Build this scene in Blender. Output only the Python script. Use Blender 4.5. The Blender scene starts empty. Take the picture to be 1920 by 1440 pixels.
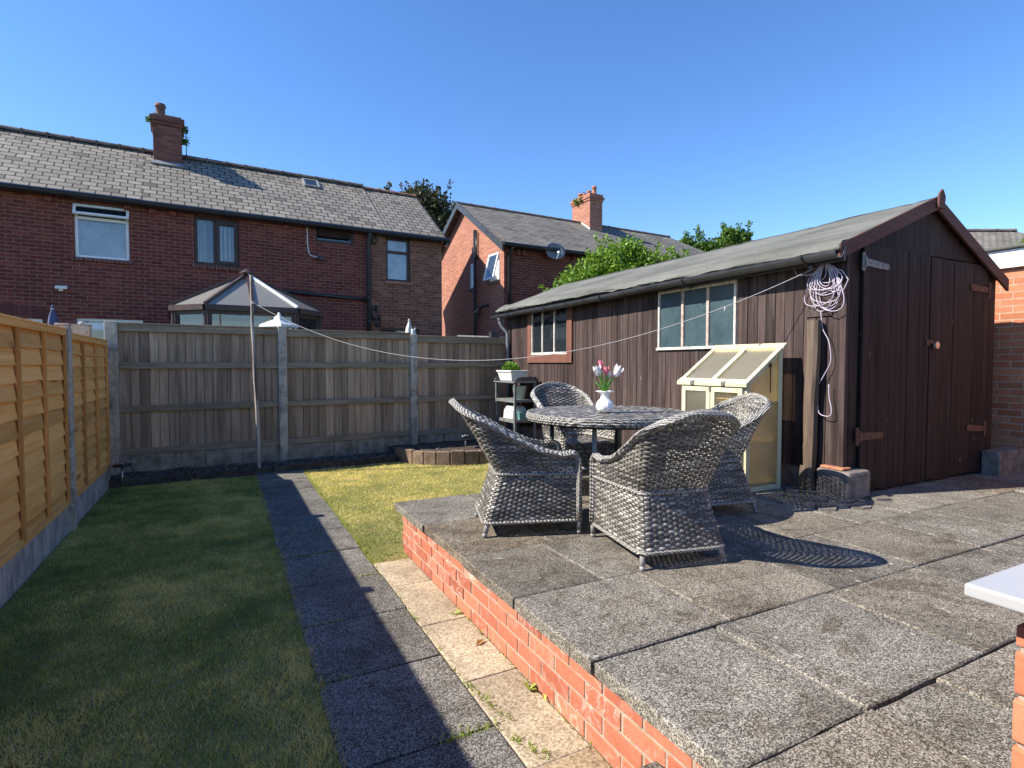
import bpy, math, random
import numpy as np
from mathutils import Vector, Matrix, noise as mnoise
random.seed(7); rng = np.random.default_rng(7)
S = bpy.context.scene
COL = S.collection
PI = math.pi
R = math.radians

# ------------------------------------------------------------------ mesh builder
class MB:
    def __init__(s):
        s.v = []; s.f = []; s.m = []; s.c = []
    def face(s, pts, mi=0, c=.5):
        b = len(s.v); s.v.extend([tuple(p) for p in pts]); s.f.append(tuple(range(b, b+len(pts)))); s.m.append(mi); s.c.append(c)
    def raw(s, vs, fs, mi=0, c=.5):
        b = len(s.v); s.v.extend([tuple(p) for p in vs])
        for f in fs:
            s.f.append(tuple(b+i for i in f)); s.m.append(mi); s.c.append(c)
    def box(s, x0, x1, y0, y1, z0, z1, mi=0, c=.5):
        vs = [(x0,y0,z0),(x1,y0,z0),(x1,y1,z0),(x0,y1,z0),(x0,y0,z1),(x1,y0,z1),(x1,y1,z1),(x0,y1,z1)]
        s.raw(vs, [(0,3,2,1),(4,5,6,7),(0,1,5,4),(1,2,6,5),(2,3,7,6),(3,0,4,7)], mi, c)
    def obox(s, o, ax, ay, az, mi=0, c=.5):
        """box from corner o along three edge vectors"""
        o = Vector(o); ax = Vector(ax); ay = Vector(ay); az = Vector(az)
        vs = [o, o+ax, o+ax+ay, o+ay, o+az, o+ax+az, o+ax+ay+az, o+ay+az]
        fs = [(0,3,2,1),(4,5,6,7),(0,1,5,4),(1,2,6,5),(2,3,7,6),(3,0,4,7)]
        if ax.cross(ay).dot(az) < 0: fs = [tuple(reversed(f)) for f in fs]
        s.raw(vs, fs, mi, c)
    def bar(s, p, q, w, h, up=(0,0,1), mi=0, c=.5):
        p = Vector(p); q = Vector(q); d = (q-p).normalized(); u = Vector(up)
        sd = d.cross(u)
        if sd.length < 1e-4: sd = d.cross(Vector((1,0,0)))
        sd.normalize(); u = sd.cross(d).normalized()
        s.obox(p-sd*w/2-u*h/2, q-p, sd*w, u*h, mi, c)
    def tube(s, pts, r, n=8, mi=0, c=.5, caps=True, closed=False, sq=1.0):
        pts = [Vector(p) for p in pts]; k = len(pts)
        rs = r if isinstance(r, (list, tuple)) else [r]*k
        b = len(s.v); prev = None
        for i, p in enumerate(pts):
            if closed: t = pts[(i+1) % k]-pts[i-1]
            else: t = pts[min(i+1, k-1)]-pts[max(i-1, 0)]
            t.normalize()
            if prev is None:
                a = Vector((0,0,1)) if abs(t.z) < .9 else Vector((1,0,0))
                nx = t.cross(a).normalized()
            else:
                nx = (prev-t*prev.dot(t)).normalized()
            ny = t.cross(nx); prev = nx
            for j in range(n):
                an = 2*PI*j/n
                s.v.append(tuple(p+nx*(math.cos(an)*rs[i])+ny*(math.sin(an)*rs[i]*sq)))
        for i in range(k if closed else k-1):
            i2 = (i+1) % k
            for j in range(n):
                j2 = (j+1) % n
                s.f.append((b+i*n+j, b+i*n+j2, b+i2*n+j2, b+i2*n+j)); s.m.append(mi); s.c.append(c)
        if caps and not closed:
            s.f.append(tuple(b+j for j in reversed(range(n)))); s.m.append(mi); s.c.append(c)
            s.f.append(tuple(b+(k-1)*n+j for j in range(n))); s.m.append(mi); s.c.append(c)
    def lathe(s, prof, c0, n=20, mi=0, c=.5, fl=None):
        b = len(s.v); c0 = Vector(c0)
        for r, z in prof:
            for j in range(n):
                an = 2*PI*j/n; rr = r*(fl(an, z) if fl else 1)
                s.v.append((c0.x+rr*math.cos(an), c0.y+rr*math.sin(an), c0.z+z))
        for i in range(len(prof)-1):
            for j in range(n):
                j2 = (j+1) % n
                s.f.append((b+i*n+j, b+i*n+j2, b+(i+1)*n+j2, b+(i+1)*n+j)); s.m.append(mi); s.c.append(c)
        s.f.append(tuple(b+j for j in reversed(range(n)))); s.m.append(mi); s.c.append(c)
        s.f.append(tuple(b+(len(prof)-1)*n+j for j in range(n))); s.m.append(mi); s.c.append(c)
    def prism(s, poly, dvec, mi=0, c=.5):
        """extrude a planar polygon (list of 3d points) by dvec"""
        poly = [Vector(p) for p in poly]; d = Vector(dvec); n = len(poly)
        nn = Vector((0,0,0))
        for i in range(n): nn += (poly[i]-poly[0]).cross(poly[(i+1) % n]-poly[0])
        if nn.dot(d) > 0: poly.reverse()
        vs = poly+[p+d for p in poly]
        fs = [tuple(range(n)), tuple(reversed(range(n, 2*n)))]
        for i in range(n):
            j = (i+1) % n; fs.append((j, i, i+n, j+n))
        s.raw(vs, fs, mi, c)

ORG = {}
def link(name, data, parent, org):
    o = bpy.data.objects.new(name, data); COL.objects.link(o)
    if parent is not None: o.parent = parent
    ORG[o.name] = org
    return o

def obj(name, mb, mats, parent=None, smooth=False, bevel=0, org=None, segs=2):
    """one mesh object; org (or the parent's) is the point taken off its vertices"""
    if org is None: org = ORG[parent.name] if parent is not None else Vector((0,0,0))
    org = Vector(org)
    if not isinstance(mats, (list, tuple)): mats = [mats]
    me = bpy.data.meshes.new(name)
    V = np.array(mb.v, dtype=np.float64)
    me.from_pydata((V-np.array(org)).tolist(), [], mb.f)
    for m in mats: me.materials.append(m)
    n = len(me.polygons)
    me.polygons.foreach_set('material_index', np.array(mb.m, dtype=np.int32))
    tot = np.empty(n, dtype=np.int32); me.polygons.foreach_get('loop_total', tot)
    nor = np.empty(n*3, dtype=np.float32); me.polygons.foreach_get('normal', nor); nor = nor.reshape(-1, 3)
    lv = np.empty(len(me.loops), dtype=np.int32); me.loops.foreach_get('vertex_index', lv)
    NL = np.repeat(nor, tot, axis=0)
    T = np.stack([-NL[:,1], NL[:,0], np.zeros(len(NL))], 1)
    ln = np.linalg.norm(T, axis=1); flat = ln < .05
    T[flat] = (1,0,0); ln[flat] = 1; T /= ln[:,None]
    Bv = np.cross(NL, T)
    P = V[lv]
    uv = np.stack([(P*T).sum(1), (P*Bv).sum(1)], 1).astype(np.float32)
    ul = me.uv_layers.new(name='UVMap'); ul.data.foreach_set('uv', uv.ravel())
    ca = me.color_attributes.new('rnd', 'FLOAT_COLOR', 'CORNER')
    cc = np.array([q if isinstance(q, tuple) else (q, q, q) for q in mb.c], dtype=np.float32)

    cl = np.repeat(np.concatenate([cc, np.ones((n,1), np.float32)], 1), tot, axis=0)
    ca.data.foreach_set('color', cl.astype(np.float32).ravel())
    if smooth: me.polygons.foreach_set('use_smooth', np.ones(n, dtype=bool))
    me.validate(); me.update()
    o = link(name, me, parent, org)
    if parent is None: o.location = org
    if bevel:
        b = o.modifiers.new('bevel', 'BEVEL'); b.width = bevel; b.segments = segs; b.limit_method = 'ANGLE'
    return o

def tag(o, label, cat, group=None):
    o['label'] = label; o['category'] = cat
    if group: o['group'] = group
    return o

def thing(name, label, cat, loc, rotz=None, group=None):
    """rotz None: parts are given in world metres; otherwise in the thing's own frame"""
    o = link(name, None, None, Vector(loc) if rotz is None else Vector((0,0,0)))
    o.location = loc
    if rotz is not None: o.rotation_euler = (0, 0, rotz)
    o.empty_display_size = .1
    return tag(o, label, cat, group)

def struct(name, mb, mats, kind='structure', **kw):
    o = obj(name, mb, mats, None, **kw); o['kind'] = kind; return o

def copy_tree(o, parent=None):
    c = o.copy(); COL.objects.link(c); c.parent = parent
    ORG[c.name] = ORG[o.name]
    for ch in list(o.children): copy_tree(ch, c)
    return c

# ------------------------------------------------------------------ materials
class NT:
    def __init__(s, name):
        s.m = bpy.data.materials.new(name); s.m.use_nodes = True; s.t = s.m.node_tree; s.t.nodes.clear()
        s.out = s.t.nodes.new('ShaderNodeOutputMaterial')
    def n(s, typ, _p=None, **inp):
        nd = s.t.nodes.new('ShaderNode'+typ)
        for k, v in (_p or {}).items(): setattr(nd, k, v)
        for k, v in inp.items():
            key = k.replace('_', ' ') if isinstance(k, str) else k
            sock = nd.inputs[int(k[1:])] if k[0] == 'i' and k[1:].isdigit() else nd.inputs[key]
            s.set(sock, v)
        return nd
    def set(s, sock, v):
        if hasattr(v, 'links') or isinstance(v, bpy.types.NodeSocket): s.t.links.new(v, sock)
        elif isinstance(v, (tuple, list)) and sock.type == 'RGBA' and len(v) == 3: sock.default_value = (*v, 1)
        else: sock.default_value = v
    def uv(s): return s.n('UVMap').outputs[0]
    def obj(s): return s.n('TexCoord').outputs['Object']
    def rnd(s): return s.n('Attribute', dict(attribute_name='rnd')).outputs['Color']
    def map(s, v, sc): return s.n('Mapping', Vector=v, Scale=sc).outputs[0]
    def noise(s, v, sc, det=3, rough=.55, dist=0):
        return s.n('TexNoise', Vector=v, Scale=sc, Detail=det, Roughness=rough, Distortion=dist).outputs[0]
    def ramp(s, f, stops):
        nd = s.n('ValToRGB', Fac=f); e = nd.color_ramp.elements
        while len(e) > 1: e.remove(e[-1])
        for i, (p, c) in enumerate(stops):
            if i: k = e.new(p)
            else: k = e[0]; k.position = p
            if isinstance(c, (int, float)): c = (c, c, c)
            k.color = (*c, 1)
        return nd.outputs[0]
    def mix(s, a, b, f, mode='MIX'):
        nd = s.t.nodes.new('ShaderNodeMix'); nd.data_type = 'RGBA'; nd.blend_type = mode
        s.set(nd.inputs[0], f); s.set(nd.inputs[6], a); s.set(nd.inputs[7], b)
        return nd.outputs[2]
    def math(s, op, a, b=0.0, c=0.0):
        nd = s.t.nodes.new('ShaderNodeMath'); nd.operation = op
        s.set(nd.inputs[0], a); s.set(nd.inputs[1], b)
        if op in ('MULTIPLY_ADD', 'WRAP', 'SMOOTH_MIN', 'COMPARE'): s.set(nd.inputs[2], c)
        return nd.outputs[0]
    def bump(s, h, st=.3, d=.01, nrm=None):
        nd = s.n('Bump', Height=h, Strength=st, Distance=d)
        if nrm is not None: s.set(nd.inputs['Normal'], nrm)
        return nd.outputs[0]
    def bsdf(s, col, rough=.7, nrm=None, spec=.3, metal=0, **kw):
        nd = s.n('BsdfPrincipled', Base_Color=col, Roughness=rough, Metallic=metal)
        nd.inputs['Specular IOR Level'].default_value = spec
        if nrm is not None: s.set(nd.inputs['Normal'], nrm)
        for k, v in kw.items(): s.set(nd.inputs[k.replace('_', ' ')], v)
        s.t.links.new(nd.outputs[0], s.out.inputs[0]); return nd
    def surf(s, sh): s.t.links.new(sh, s.out.inputs[0])

def plain(name, col, rough=.5, var=.25, sc=9, spec=.35, bump=.0, metal=0):
    t = NT(name); o = t.obj(); n = t.noise(o, sc, 4)
    lo = tuple(c*(1-var) for c in col); hi = tuple(min(1, c*(1+var)) for c in col)
    c = t.ramp(n, [(.3, lo), (.7, hi)])
    nr = t.bump(t.noise(o, sc*12, 3), bump, .004) if bump else None
    t.bsdf(c, rough, nr, spec, metal); return t.m

def brickmat(name, c1, c2, c3, mortar, bw=.225, rh=.075, ms=.009, soldier=False, stain=.35, bump=.5, mottle=.5, msm=.1, efflo=0):
    t = NT(name); uv = t.uv()
    if soldier: uv = t.n('Mapping', Vector=uv, Rotation=(0,0,PI/2)).outputs[0]
    wob = t.noise(uv, 2.5, 2)
    uv2 = t.n('VectorMath', dict(operation='MULTIPLY_ADD'), i0=t.n('TexNoise', Vector=uv, Scale=6.0, Detail=2).outputs['Color'], i1=(.008,.006,0), i2=uv).outputs[0]
    b = t.n('TexBrick', dict(offset=.5), Vector=uv2, Color1=(0,0,0), Color2=(1,1,1), Mortar=(.5,.5,.5), Scale=1.0, Mortar_Size=ms, Mortar_Smooth=msm, Bias=0.0, Brick_Width=bw, Row_Height=rh)
    col = t.ramp(b.outputs[0], [(0, c1), (.45, c2), (.8, c3), (1, tuple(x*.72 for x in c1))])
    n1 = t.noise(uv, 1.1, 4); n2 = t.noise(uv, 45, 4)
    col = t.mix(col, t.ramp(n1, [(.3, .62), (.7, 1.2)]), stain, 'MULTIPLY')
    col = t.mix(col, t.ramp(n2, [(.25, .55), (.75, 1.35)]), mottle, 'MULTIPLY')
    mo = t.mix(mortar, t.ramp(t.noise(uv, 14, 4), [(.3, tuple(x*.6 for x in mortar)), (.7, tuple(x*1.2 for x in mortar))]), .8)
    if efflo:
        ef = t.ramp(t.noise(uv, 7, 6, .7, .6), [(.56, 0.0), (.70, efflo)])
        col = t.mix(col, (.62,.52,.46), ef)
    col = t.mix(col, mo, b.outputs[1])
    h = t.math('MULTIPLY_ADD', b.outputs[1], -1.0, t.math('MULTIPLY', n2, .35))
    t.bsdf(col, .9, t.bump(h, bump, .008), .2); return t.m

def slatemat(name, c1, c2, bw=.42, rh=.17, gap=(.012,.012,.013), moss=.25, ms=.008):
    t = NT(name); uv = t.uv()
    uvw = t.n('VectorMath', dict(operation='MULTIPLY_ADD'), i0=t.n('TexNoise', Vector=uv, Scale=3.0, Detail=2).outputs['Color'], i1=(.03,.022,0), i2=uv).outputs[0]
    b = t.n('TexBrick', dict(offset=.5), Vector=uvw, Color1=(0,0,0), Color2=(1,1,1), Mortar=(.5,.5,.5), Scale=1.0, Mortar_Size=ms, Mortar_Smooth=.3, Bias=0.0, Brick_Width=bw, Row_Height=rh)
    col = t.ramp(b.outputs[0], [(0, c1), (.5, tuple((x+y)/2 for x, y in zip(c1, c2))), (.85, c2), (1, tuple(x*.55 for x in c1))])
    n1 = t.noise(uv, .8, 5); n2 = t.noise(t.map(uv, (3,1,1)), 14, 5, .65)
    col = t.mix(col, t.ramp(n1, [(.3, .6), (.72, 1.2)]), .6, 'MULTIPLY')
    col = t.mix(col, t.ramp(n2, [(.3, .5), (.7, 1.35)]), .55, 'MULTIPLY')
    col = t.mix(col, (.10,.095,.03), t.ramp(t.noise(uv, 3.5, 6, .7), [(.58, 0.0), (.75, moss)]))
    col = t.mix(col, gap, b.outputs[1])
    sy = t.n('SeparateXYZ', Vector=uvw).outputs[1]
    saw = t.math('FRACT', t.math('DIVIDE', sy, rh))
    h = t.math('ADD', t.math('MULTIPLY', saw, -.7), t.math('MULTIPLY', b.outputs[1], -.6))
    h = t.math('MULTIPLY_ADD', n2, .25, h)
    t.bsdf(col, .75, t.bump(h, .8, .02), .35); return t.m

def woodmat(name, dark, light, axis='z', sc=14, rough=.75, tint=.7, bump=.35, knots=True, green=0, streak=.06, weath=None, fleck=0, wt=(.5,.72)):
    """boards: grain stretched along an axis, shade per board from the rnd attribute"""
    t = NT(name); o = t.obj(); r = t.rnd()
    k = {'z': (1, 1, streak), 'x': (streak, 1, 1), 'y': (1, streak, 1)}[axis]
    off = t.n('VectorMath', dict(operation='MULTIPLY_ADD'), i0=r, i1=(13.7,7.3,31.1), i2=o).outputs[0]
    g = t.noise(t.map(off, k), sc*4, 5, .6, .4)
    g2 = t.noise(t.map(off, k), sc, 3, .5, 1.2)
    col = t.ramp(t.math('MULTIPLY_ADD', g, .55, t.math('MULTIPLY', g2, .45)), [(.32, dark), (.68, light)])
    sv = t.n('SeparateColor', Color=r).outputs[0]
    col = t.mix(col, t.ramp(sv, [(0, .55), (1, 1.4)]), tint, 'MULTIPLY')
    if knots:
        kn = t.n('TexVoronoi', Vector=t.map(off, tuple(x*3.2 if x == streak else x for x in k)), Scale=sc*.42, Randomness=1.0).outputs[0]
        col = t.mix(col, tuple(x*.28 for x in dark), t.ramp(kn, [(.05, .85), (.11, 0.0)]))
    if weath:
        col = t.mix(col, weath, t.ramp(t.noise(t.map(off, k), sc*1.5, 5, .7), [(wt[0], 0.0), (wt[1], .8)]))
    if fleck:
        col = t.mix(col, (.34,.30,.27), t.ramp(t.noise(t.map(off, tuple(x if x == 1 else .22 for x in k)), 30, 4, .6), [(.70, 0.0), (.76, fleck)]))
    if green:
        col = t.mix(col, (.05,.06,.025), t.ramp(t.noise(o, 3, 5), [(.45, 0.0), (.75, green)]))
    t.bsdf(col, rough, t.bump(g, bump, .004), .25); return t.m

def concretemat(name, base, stain, sc=6, speck=.5, lichen=0, bump=.4, drip=False):
    t = NT(name); o = t.obj()
    n = t.noise(o, sc, 6, .65); f = t.noise(o, 120, 4, .7)
    col = t.ramp(n, [(.32, stain), (.6, base)])
    col = t.mix(col, t.ramp(f, [(.3, .55), (.7, 1.35)]), speck, 'MULTIPLY')
    if drip:
        col = t.mix(col, tuple(x*.3 for x in stain), t.ramp(t.noise(t.map(o, (6,6,.7)), 3, 5, .7), [(.52, 0.0), (.7, .75)]))
    if lichen:
        col = t.mix(col, (.55,.55,.5), t.ramp(t.noise(o, 26, 6, .75, 1), [(.54, 0.0), (.64, lichen)]))
    t.bsdf(col, .9, t.bump(f, bump, .006), .2); return t.m

def slabmat(name, base, light, dark, fine=170, lich=.5, tint=.8, stain=.75):
    """exposed-aggregate paving: grit speckle, blotches, shade per slab"""
    t = NT(name); o = t.obj(); r = t.rnd()
    v = t.n('TexVoronoi', Vector=o, Scale=fine, Randomness=1.0)
    g = t.n('SeparateColor', Color=v.outputs['Color']).outputs[0]
    n = t.noise(o, fine*.8, 4, .7)
    grit = t.math('MULTIPLY_ADD', g, .55, t.math('MULTIPLY', n, .45))
    col = t.ramp(grit, [(.22, dark), (.45, base), (.62, tuple((a+b)/2 for a, b in zip(base, light))), (.8, light)])
    off = t.n('VectorMath', dict(operation='MULTIPLY_ADD'), i0=r, i1=(9,5,7), i2=o).outputs[0]
    col = t.mix(col, t.ramp(t.noise(off, 2.1, 5, .65), [(.3, .55), (.7, 1.35)]), .75, 'MULTIPLY')
    sv = t.n('SeparateColor', Color=r)
    col = t.mix(col, t.ramp(sv.outputs[0], [(0, .62), (1, 1.35)]), tint, 'MULTIPLY')
    col = t.mix(col, (1.12,.98,.82), t.math('MULTIPLY', sv.outputs[1], .9), 'MULTIPLY')
    col = t.mix(col, (.5,.49,.44), t.ramp(t.noise(off, 9, 6, .75, .8), [(.62, 0.0), (.72, lich)]))
    col = t.mix(col, (.45,.40,.34), t.ramp(t.noise(off, 3.3, 7, .8, 1.5), [(.50, 0.0), (.62, stain)]), 'MULTIPLY')
    col = t.mix(col, (.62,.6,.54), t.ramp(t.noise(off, 22, 3, .5), [(.70, 0.0), (.735, lich)]))
    t.bsdf(col, .88, t.bump(grit, .5, .006), .25); return t.m

def attrmat(name, lo, mid, hi, rough=.6, trans=0, spec=.3, bump=0):
    """colour from the rnd attribute (leaves, blades, strands)"""
    t = NT(name); sv = t.n('SeparateColor', Color=t.rnd()).outputs[0]
    col = t.ramp(sv, [(0, lo), (.5, mid), (1, hi)])
    if bump:
        pass
    b = t.bsdf(col, rough, None, spec)
    if trans:
        tr = t.n('BsdfTranslucent', Color=t.mix(col, (1.3,1.5,.5), 1.0, 'MULTIPLY'))
        ms = t.n('MixShader', i0=trans, i1=b.outputs[0], i2=tr.outputs[0]); t.surf(ms.outputs[0])
    return t.m

def glassmat(name, tint=(.8,.85,.88), clear=.75, base=(.02,.025,.03), rough=.03, dirt=.2):
    t = NT(name); o = t.obj()
    gl = t.n('BsdfGlossy', Color=(1,1,1), Roughness=rough)
    tr = t.n('BsdfTransparent', Color=tint)
    df = t.n('BsdfDiffuse', Color=base)
    m1 = t.n('MixShader', i0=t.ramp(t.noise(o, 5, 5, .7), [(.35, clear), (.7, clear-dirt)]), i1=df.outputs[0], i2=tr.outputs[0])
    fr = t.n('Fresnel', IOR=1.55)
    m2 = t.n('MixShader', i0=t.math('MULTIPLY_ADD', fr.outputs[0], 1.0, .03), i1=m1.outputs[0], i2=gl.outputs[0])
    t.surf(m2.outputs[0]); return t.m

M = {}
M['brick_house'] = brickmat('dark_red_brick', (.175,.045,.035), (.125,.034,.029), (.215,.062,.046), (.235,.145,.115), stain=.6, ms=.0065)
M['brick_ext'] = brickmat('brown_brick', (.21,.085,.055), (.16,.065,.045), (.29,.135,.085), (.27,.19,.14), stain=.5, ms=.0065)
M['brick_gable'] = brickmat('orange_red_brick', (.37,.14,.092), (.30,.11,.075), (.43,.18,.12), (.36,.245,.19), stain=.4, mottle=.55)
M['brick_soldier'] = brickmat('soldier_brick', (.15,.05,.043), (.13,.042,.037), (.18,.07,.055), (.2,.15,.13), soldier=True)
M['brick_chim'] = brickmat('chimney_brick', (.25,.09,.065), (.17,.06,.05), (.28,.12,.085), (.12,.09,.08), stain=.8)
M['brick_garage'] = brickmat('garage_brick', (.46,.17,.085), (.39,.13,.07), (.5,.2,.11), (.42,.28,.2), ms=.007, stain=.3, mottle=.4)
M['slate'] = slatemat('pale_slate', (.19,.172,.143), (.27,.245,.205), bw=.26, rh=.195, ms=.015)
M['slate_dark'] = slatemat('grey_slate', (.135,.125,.108), (.215,.2,.172), bw=.28, rh=.12, moss=.3)
M['ridge'] = plain('ridge_tile', (.13,.10,.085), .85, .4, 5)
M['ridge_red'] = plain('red_ridge_tile', (.26,.13,.085), .85, .4, 5)
M['black_plastic'] = plain('black_plastic', (.018,.019,.022), .35, .3, 4, .5)
M['gutter_grey'] = plain('weathered_gutter', (.035,.038,.043), .45, .35, 6, .45)
M['downpipe_grey'] = plain('grey_pipe', (.16,.17,.18), .5, .3, 5, .4)
M['upvc'] = plain('white_upvc', (.78,.79,.8), .35, .06, 3, .4)
M['rosewood'] = plain('rosewood_upvc', (.035,.016,.014), .4, .3, 6, .4)
M['mahogany'] = plain('brown_upvc', (.05,.028,.024), .45, .3, 6, .4)
M['lead'] = plain('lead', (.2,.21,.22), .6, .3, 8)
M['glass'] = glassmat('window_glass', tint=(.93,.95,.96), base=(.16,.2,.24), clear=.94, dirt=.15)
M['glass_dark'] = glassmat('dark_window_glass', clear=.55, base=(.03,.04,.05), dirt=.1)
M['blind'] = plain('blind_sky_sheen', (.70,.74,.80), .8, .06, 2)  # pale blind; also stands in for sky and cloud reflected in the pane
M['curtain'] = plain('white_curtain', (.7,.72,.72), .9, .08, 6)
M['dark_back'] = plain('dark_backing', (.05,.045,.04), .95, .2, 2)  # dark colour for room backs, and for shade put behind board gaps
M['wood_trim'] = woodmat('dark_stained_trim', (.05,.022,.018), (.095,.042,.034), 'x', 10, tint=.5, knots=False)
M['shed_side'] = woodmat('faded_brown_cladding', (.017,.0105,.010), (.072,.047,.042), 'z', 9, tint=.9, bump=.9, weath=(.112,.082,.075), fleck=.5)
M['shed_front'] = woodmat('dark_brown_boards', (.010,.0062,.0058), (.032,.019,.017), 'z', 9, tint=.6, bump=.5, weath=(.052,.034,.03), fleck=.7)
M['shed_frame'] = woodmat('red_brown_frame', (.11,.045,.032), (.19,.085,.06), 'z', 8, tint=.4, knots=False)
M['barge'] = woodmat('red_brown_bargeboard', (.075,.032,.026), (.13,.06,.048), 'x', 8, tint=.3, knots=False)
M['post_wood'] = woodmat('rotten_post', (.06,.042,.032), (.165,.12,.088), 'z', 12, tint=.3, bump=.9)
M['pole_wood'] = woodmat('rustic_pole', (.05,.03,.022), (.20,.155,.13), 'z', 10, tint=.2, bump=1.0, weath=(.60,.54,.48), wt=(.42,.58))
M['fence_grey'] = woodmat('weathered_boards', (.20,.13,.082), (.48,.345,.23), 'z', 8, tint=.8, bump=.8, weath=(.48,.37,.28))
M['fence_rail'] = woodmat('weathered_rail', (.16,.122,.085), (.38,.30,.215), 'x', 8, tint=.4, bump=.5, green=.35)
M['fence_orange'] = woodmat('orange_boards', (.60,.27,.06), (.90,.49,.165), 'y', 7, tint=.5, bump=.3)
M['fence_batten'] = woodmat('orange_battens', (.46,.18,.042), (.74,.37,.11), 'z', 9, tint=.5, bump=.3, knots=False)
M['conc_post'] = concretemat('concrete_post', (.52,.45,.36), (.25,.21,.165), 8, lichen=.9, drip=True)
M['conc_board'] = concretemat('gravel_board', (.50,.475,.43), (.25,.23,.2), 5, lichen=.15, drip=True)
M['conc_board_back'] = concretemat('old_gravel_board', (.36,.30,.225), (.15,.125,.095), 6, lichen=.35, drip=True)
M['stone_block'] = concretemat('foundation_block', (.20,.175,.155), (.09,.075,.065), 9, lichen=.12)
M['clay_brick'] = plain('clay_brick', (.42,.17,.095), .85, .3, 30, bump=.4)
M['slab'] = slabmat('grey_aggregate_slab', (.108,.099,.084), (.37,.345,.295), (.032,.029,.025), tint=.6, fine=230)
M['path'] = slabmat('path_slab', (.098,.093,.083), (.31,.295,.265), (.027,.026,.024), fine=200, lich=.1, tint=.5)
M['sand'] = slabmat('sandstone_slab', (.33,.27,.185), (.47,.395,.285), (.20,.155,.10), fine=120, lich=.15, tint=.4, stain=.3)
M['joint'] = concretemat('dark_joint', (.06,.055,.045), (.025,.023,.02), 20, bump=.6)
M['mortar'] = concretemat('pale_mortar', (.40,.33,.26), (.27,.22,.17), 20, bump=.5)
M['joint_pale'] = concretemat('patio_joint', (.25,.235,.20), (.10,.095,.08), 12, bump=.5)
M['soil'] = concretemat('dark_soil', (.085,.07,.058), (.03,.024,.02), 22, speck=.9, bump=1.0)
M['kerb'] = concretemat('dark_edging', (.10,.085,.07), (.04,.033,.028), 9, bump=.6)
M['edge_block'] = concretemat('brown_block', (.23,.165,.115), (.11,.08,.06), 10, bump=.6)
M['rubble'] = concretemat('broken_concrete', (.22,.19,.165), (.07,.06,.052), 8, bump=1.0)
M['felt'] = None
M['wicker'] = None
# bricks of the low wall (one shade per brick) and of the pier
def wallbrick(name, lo, mid, hi, ef):
    t = NT(name); o = t.obj(); r = t.rnd(); sv = t.n('SeparateColor', Color=r)
    off = t.n('VectorMath', dict(operation='MULTIPLY_ADD'), i0=r, i1=(3,5,4), i2=o).outputs[0]
    col = t.ramp(sv.outputs[0], [(0, lo), (.5, mid), (1, hi)])
    col = t.mix(col, t.ramp(t.noise(off, 38, 5, .65), [(.3, .75), (.7, 1.2)]), .6, 'MULTIPLY')
    e = t.math('MULTIPLY', t.ramp(t.noise(off, 11, 7, .75, 1.4), [(.50, 0.0), (.66, 1.0)]), t.math('MULTIPLY', sv.outputs[1], ef))
    col = t.mix(col, (.66,.56,.5), e)
    t.bsdf(col, .85, t.bump(t.noise(off, 60, 4), .4, .004), .25); return t.m
M['wall_brick'] = wallbrick('low_wall_brick', (.27,.082,.048), (.37,.118,.070), (.45,.165,.10), .65)
M['pier_brick'] = wallbrick('pier_brick', (.40,.135,.07), (.47,.16,.085), (.52,.19,.10), .6)
def feltmat():
    t = NT('mineral_felt'); o = t.obj()
    f = t.noise(o, 160, 4, .75); n = t.noise(t.map(o, (1,.35,1)), 2.4, 6, .65)
    col = t.ramp(n, [(.3, (.085,.088,.080)), (.7, (.185,.187,.172))])
    col = t.mix(col, t.ramp(f, [(.3, .5), (.7, 1.45)]), .6, 'MULTIPLY')
    lap = t.math('FRACT', t.math('MULTIPLY_ADD', t.n('SeparateXYZ', Vector=o).outputs[0], 1.6, t.math('MULTIPLY', n, .22)))
    col = t.mix(col, (.06,.06,.05), t.ramp(lap, [(.0, .6), (.04, 0.0)]))
    col = t.mix(col, (.10,.11,.05), t.ramp(t.noise(o, 5, 6, .75), [(.55, 0.0), (.75, .5)]))
    t.bsdf(col, .95, t.bump(t.math('MULTIPLY_ADD', n, .8, f), .5, .012), .15); return t.m
M['felt'] = feltmat()
def wickermat():
    t = NT('grey_rattan'); o = t.obj(); sv = t.n('SeparateColor', Color=t.rnd()).outputs[0]
    col = t.ramp(sv, [(0, (.028,.026,.023)), (.40, (.088,.082,.073)), (.68, (.25,.235,.21)), (1, (.60,.57,.51))])
    col = t.mix(col, t.ramp(t.noise(o, 60, 3), [(.3, .7), (.7, 1.2)]), .6, 'MULTIPLY')
    t.bsdf(col, .42, None, .5); return t.m
M['wicker'] = wickermat()
def ropemat():
    t = NT('rattan_binding'); o = t.obj()
    w = t.n('TexWave', dict(wave_type='BANDS', bands_direction='DIAGONAL'), Vector=o, Scale=26.0, Distortion=3.0, Detail=2.0, Detail_Scale=2.0).outputs[0]
    n = t.noise(t.map(o, (1,1,1)), 40, 4, .6, 1.5)
    col = t.ramp(t.math('MULTIPLY_ADD', n, .6, t.math('MULTIPLY', w, .4)), [(.25, (.07,.067,.062)), (.5, (.23,.22,.2)), (.75, (.50,.48,.44))])
    t.bsdf(col, .45, t.bump(w, .9, .006), .45); return t.m
M['rope'] = ropemat()
M['leg_metal'] = plain('grey_leg', (.22,.215,.21), .4, .2, 9, .5)
M['dark_metal'] = plain('dark_metal', (.03,.03,.032), .45, .3, 9, .45)
M['ceramic'] = plain('white_ceramic', (.80,.79,.77), .3, .03, 6, .5)
M['petal_white'] = plain('white_petal', (.85,.78,.76), .5, .05, 20)
M['petal_pink'] = plain('pink_petal', (.75,.2,.26), .5, .3, 14)
M['stem_green'] = plain('tulip_green', (.14,.32,.05), .5, .3, 20)
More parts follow.
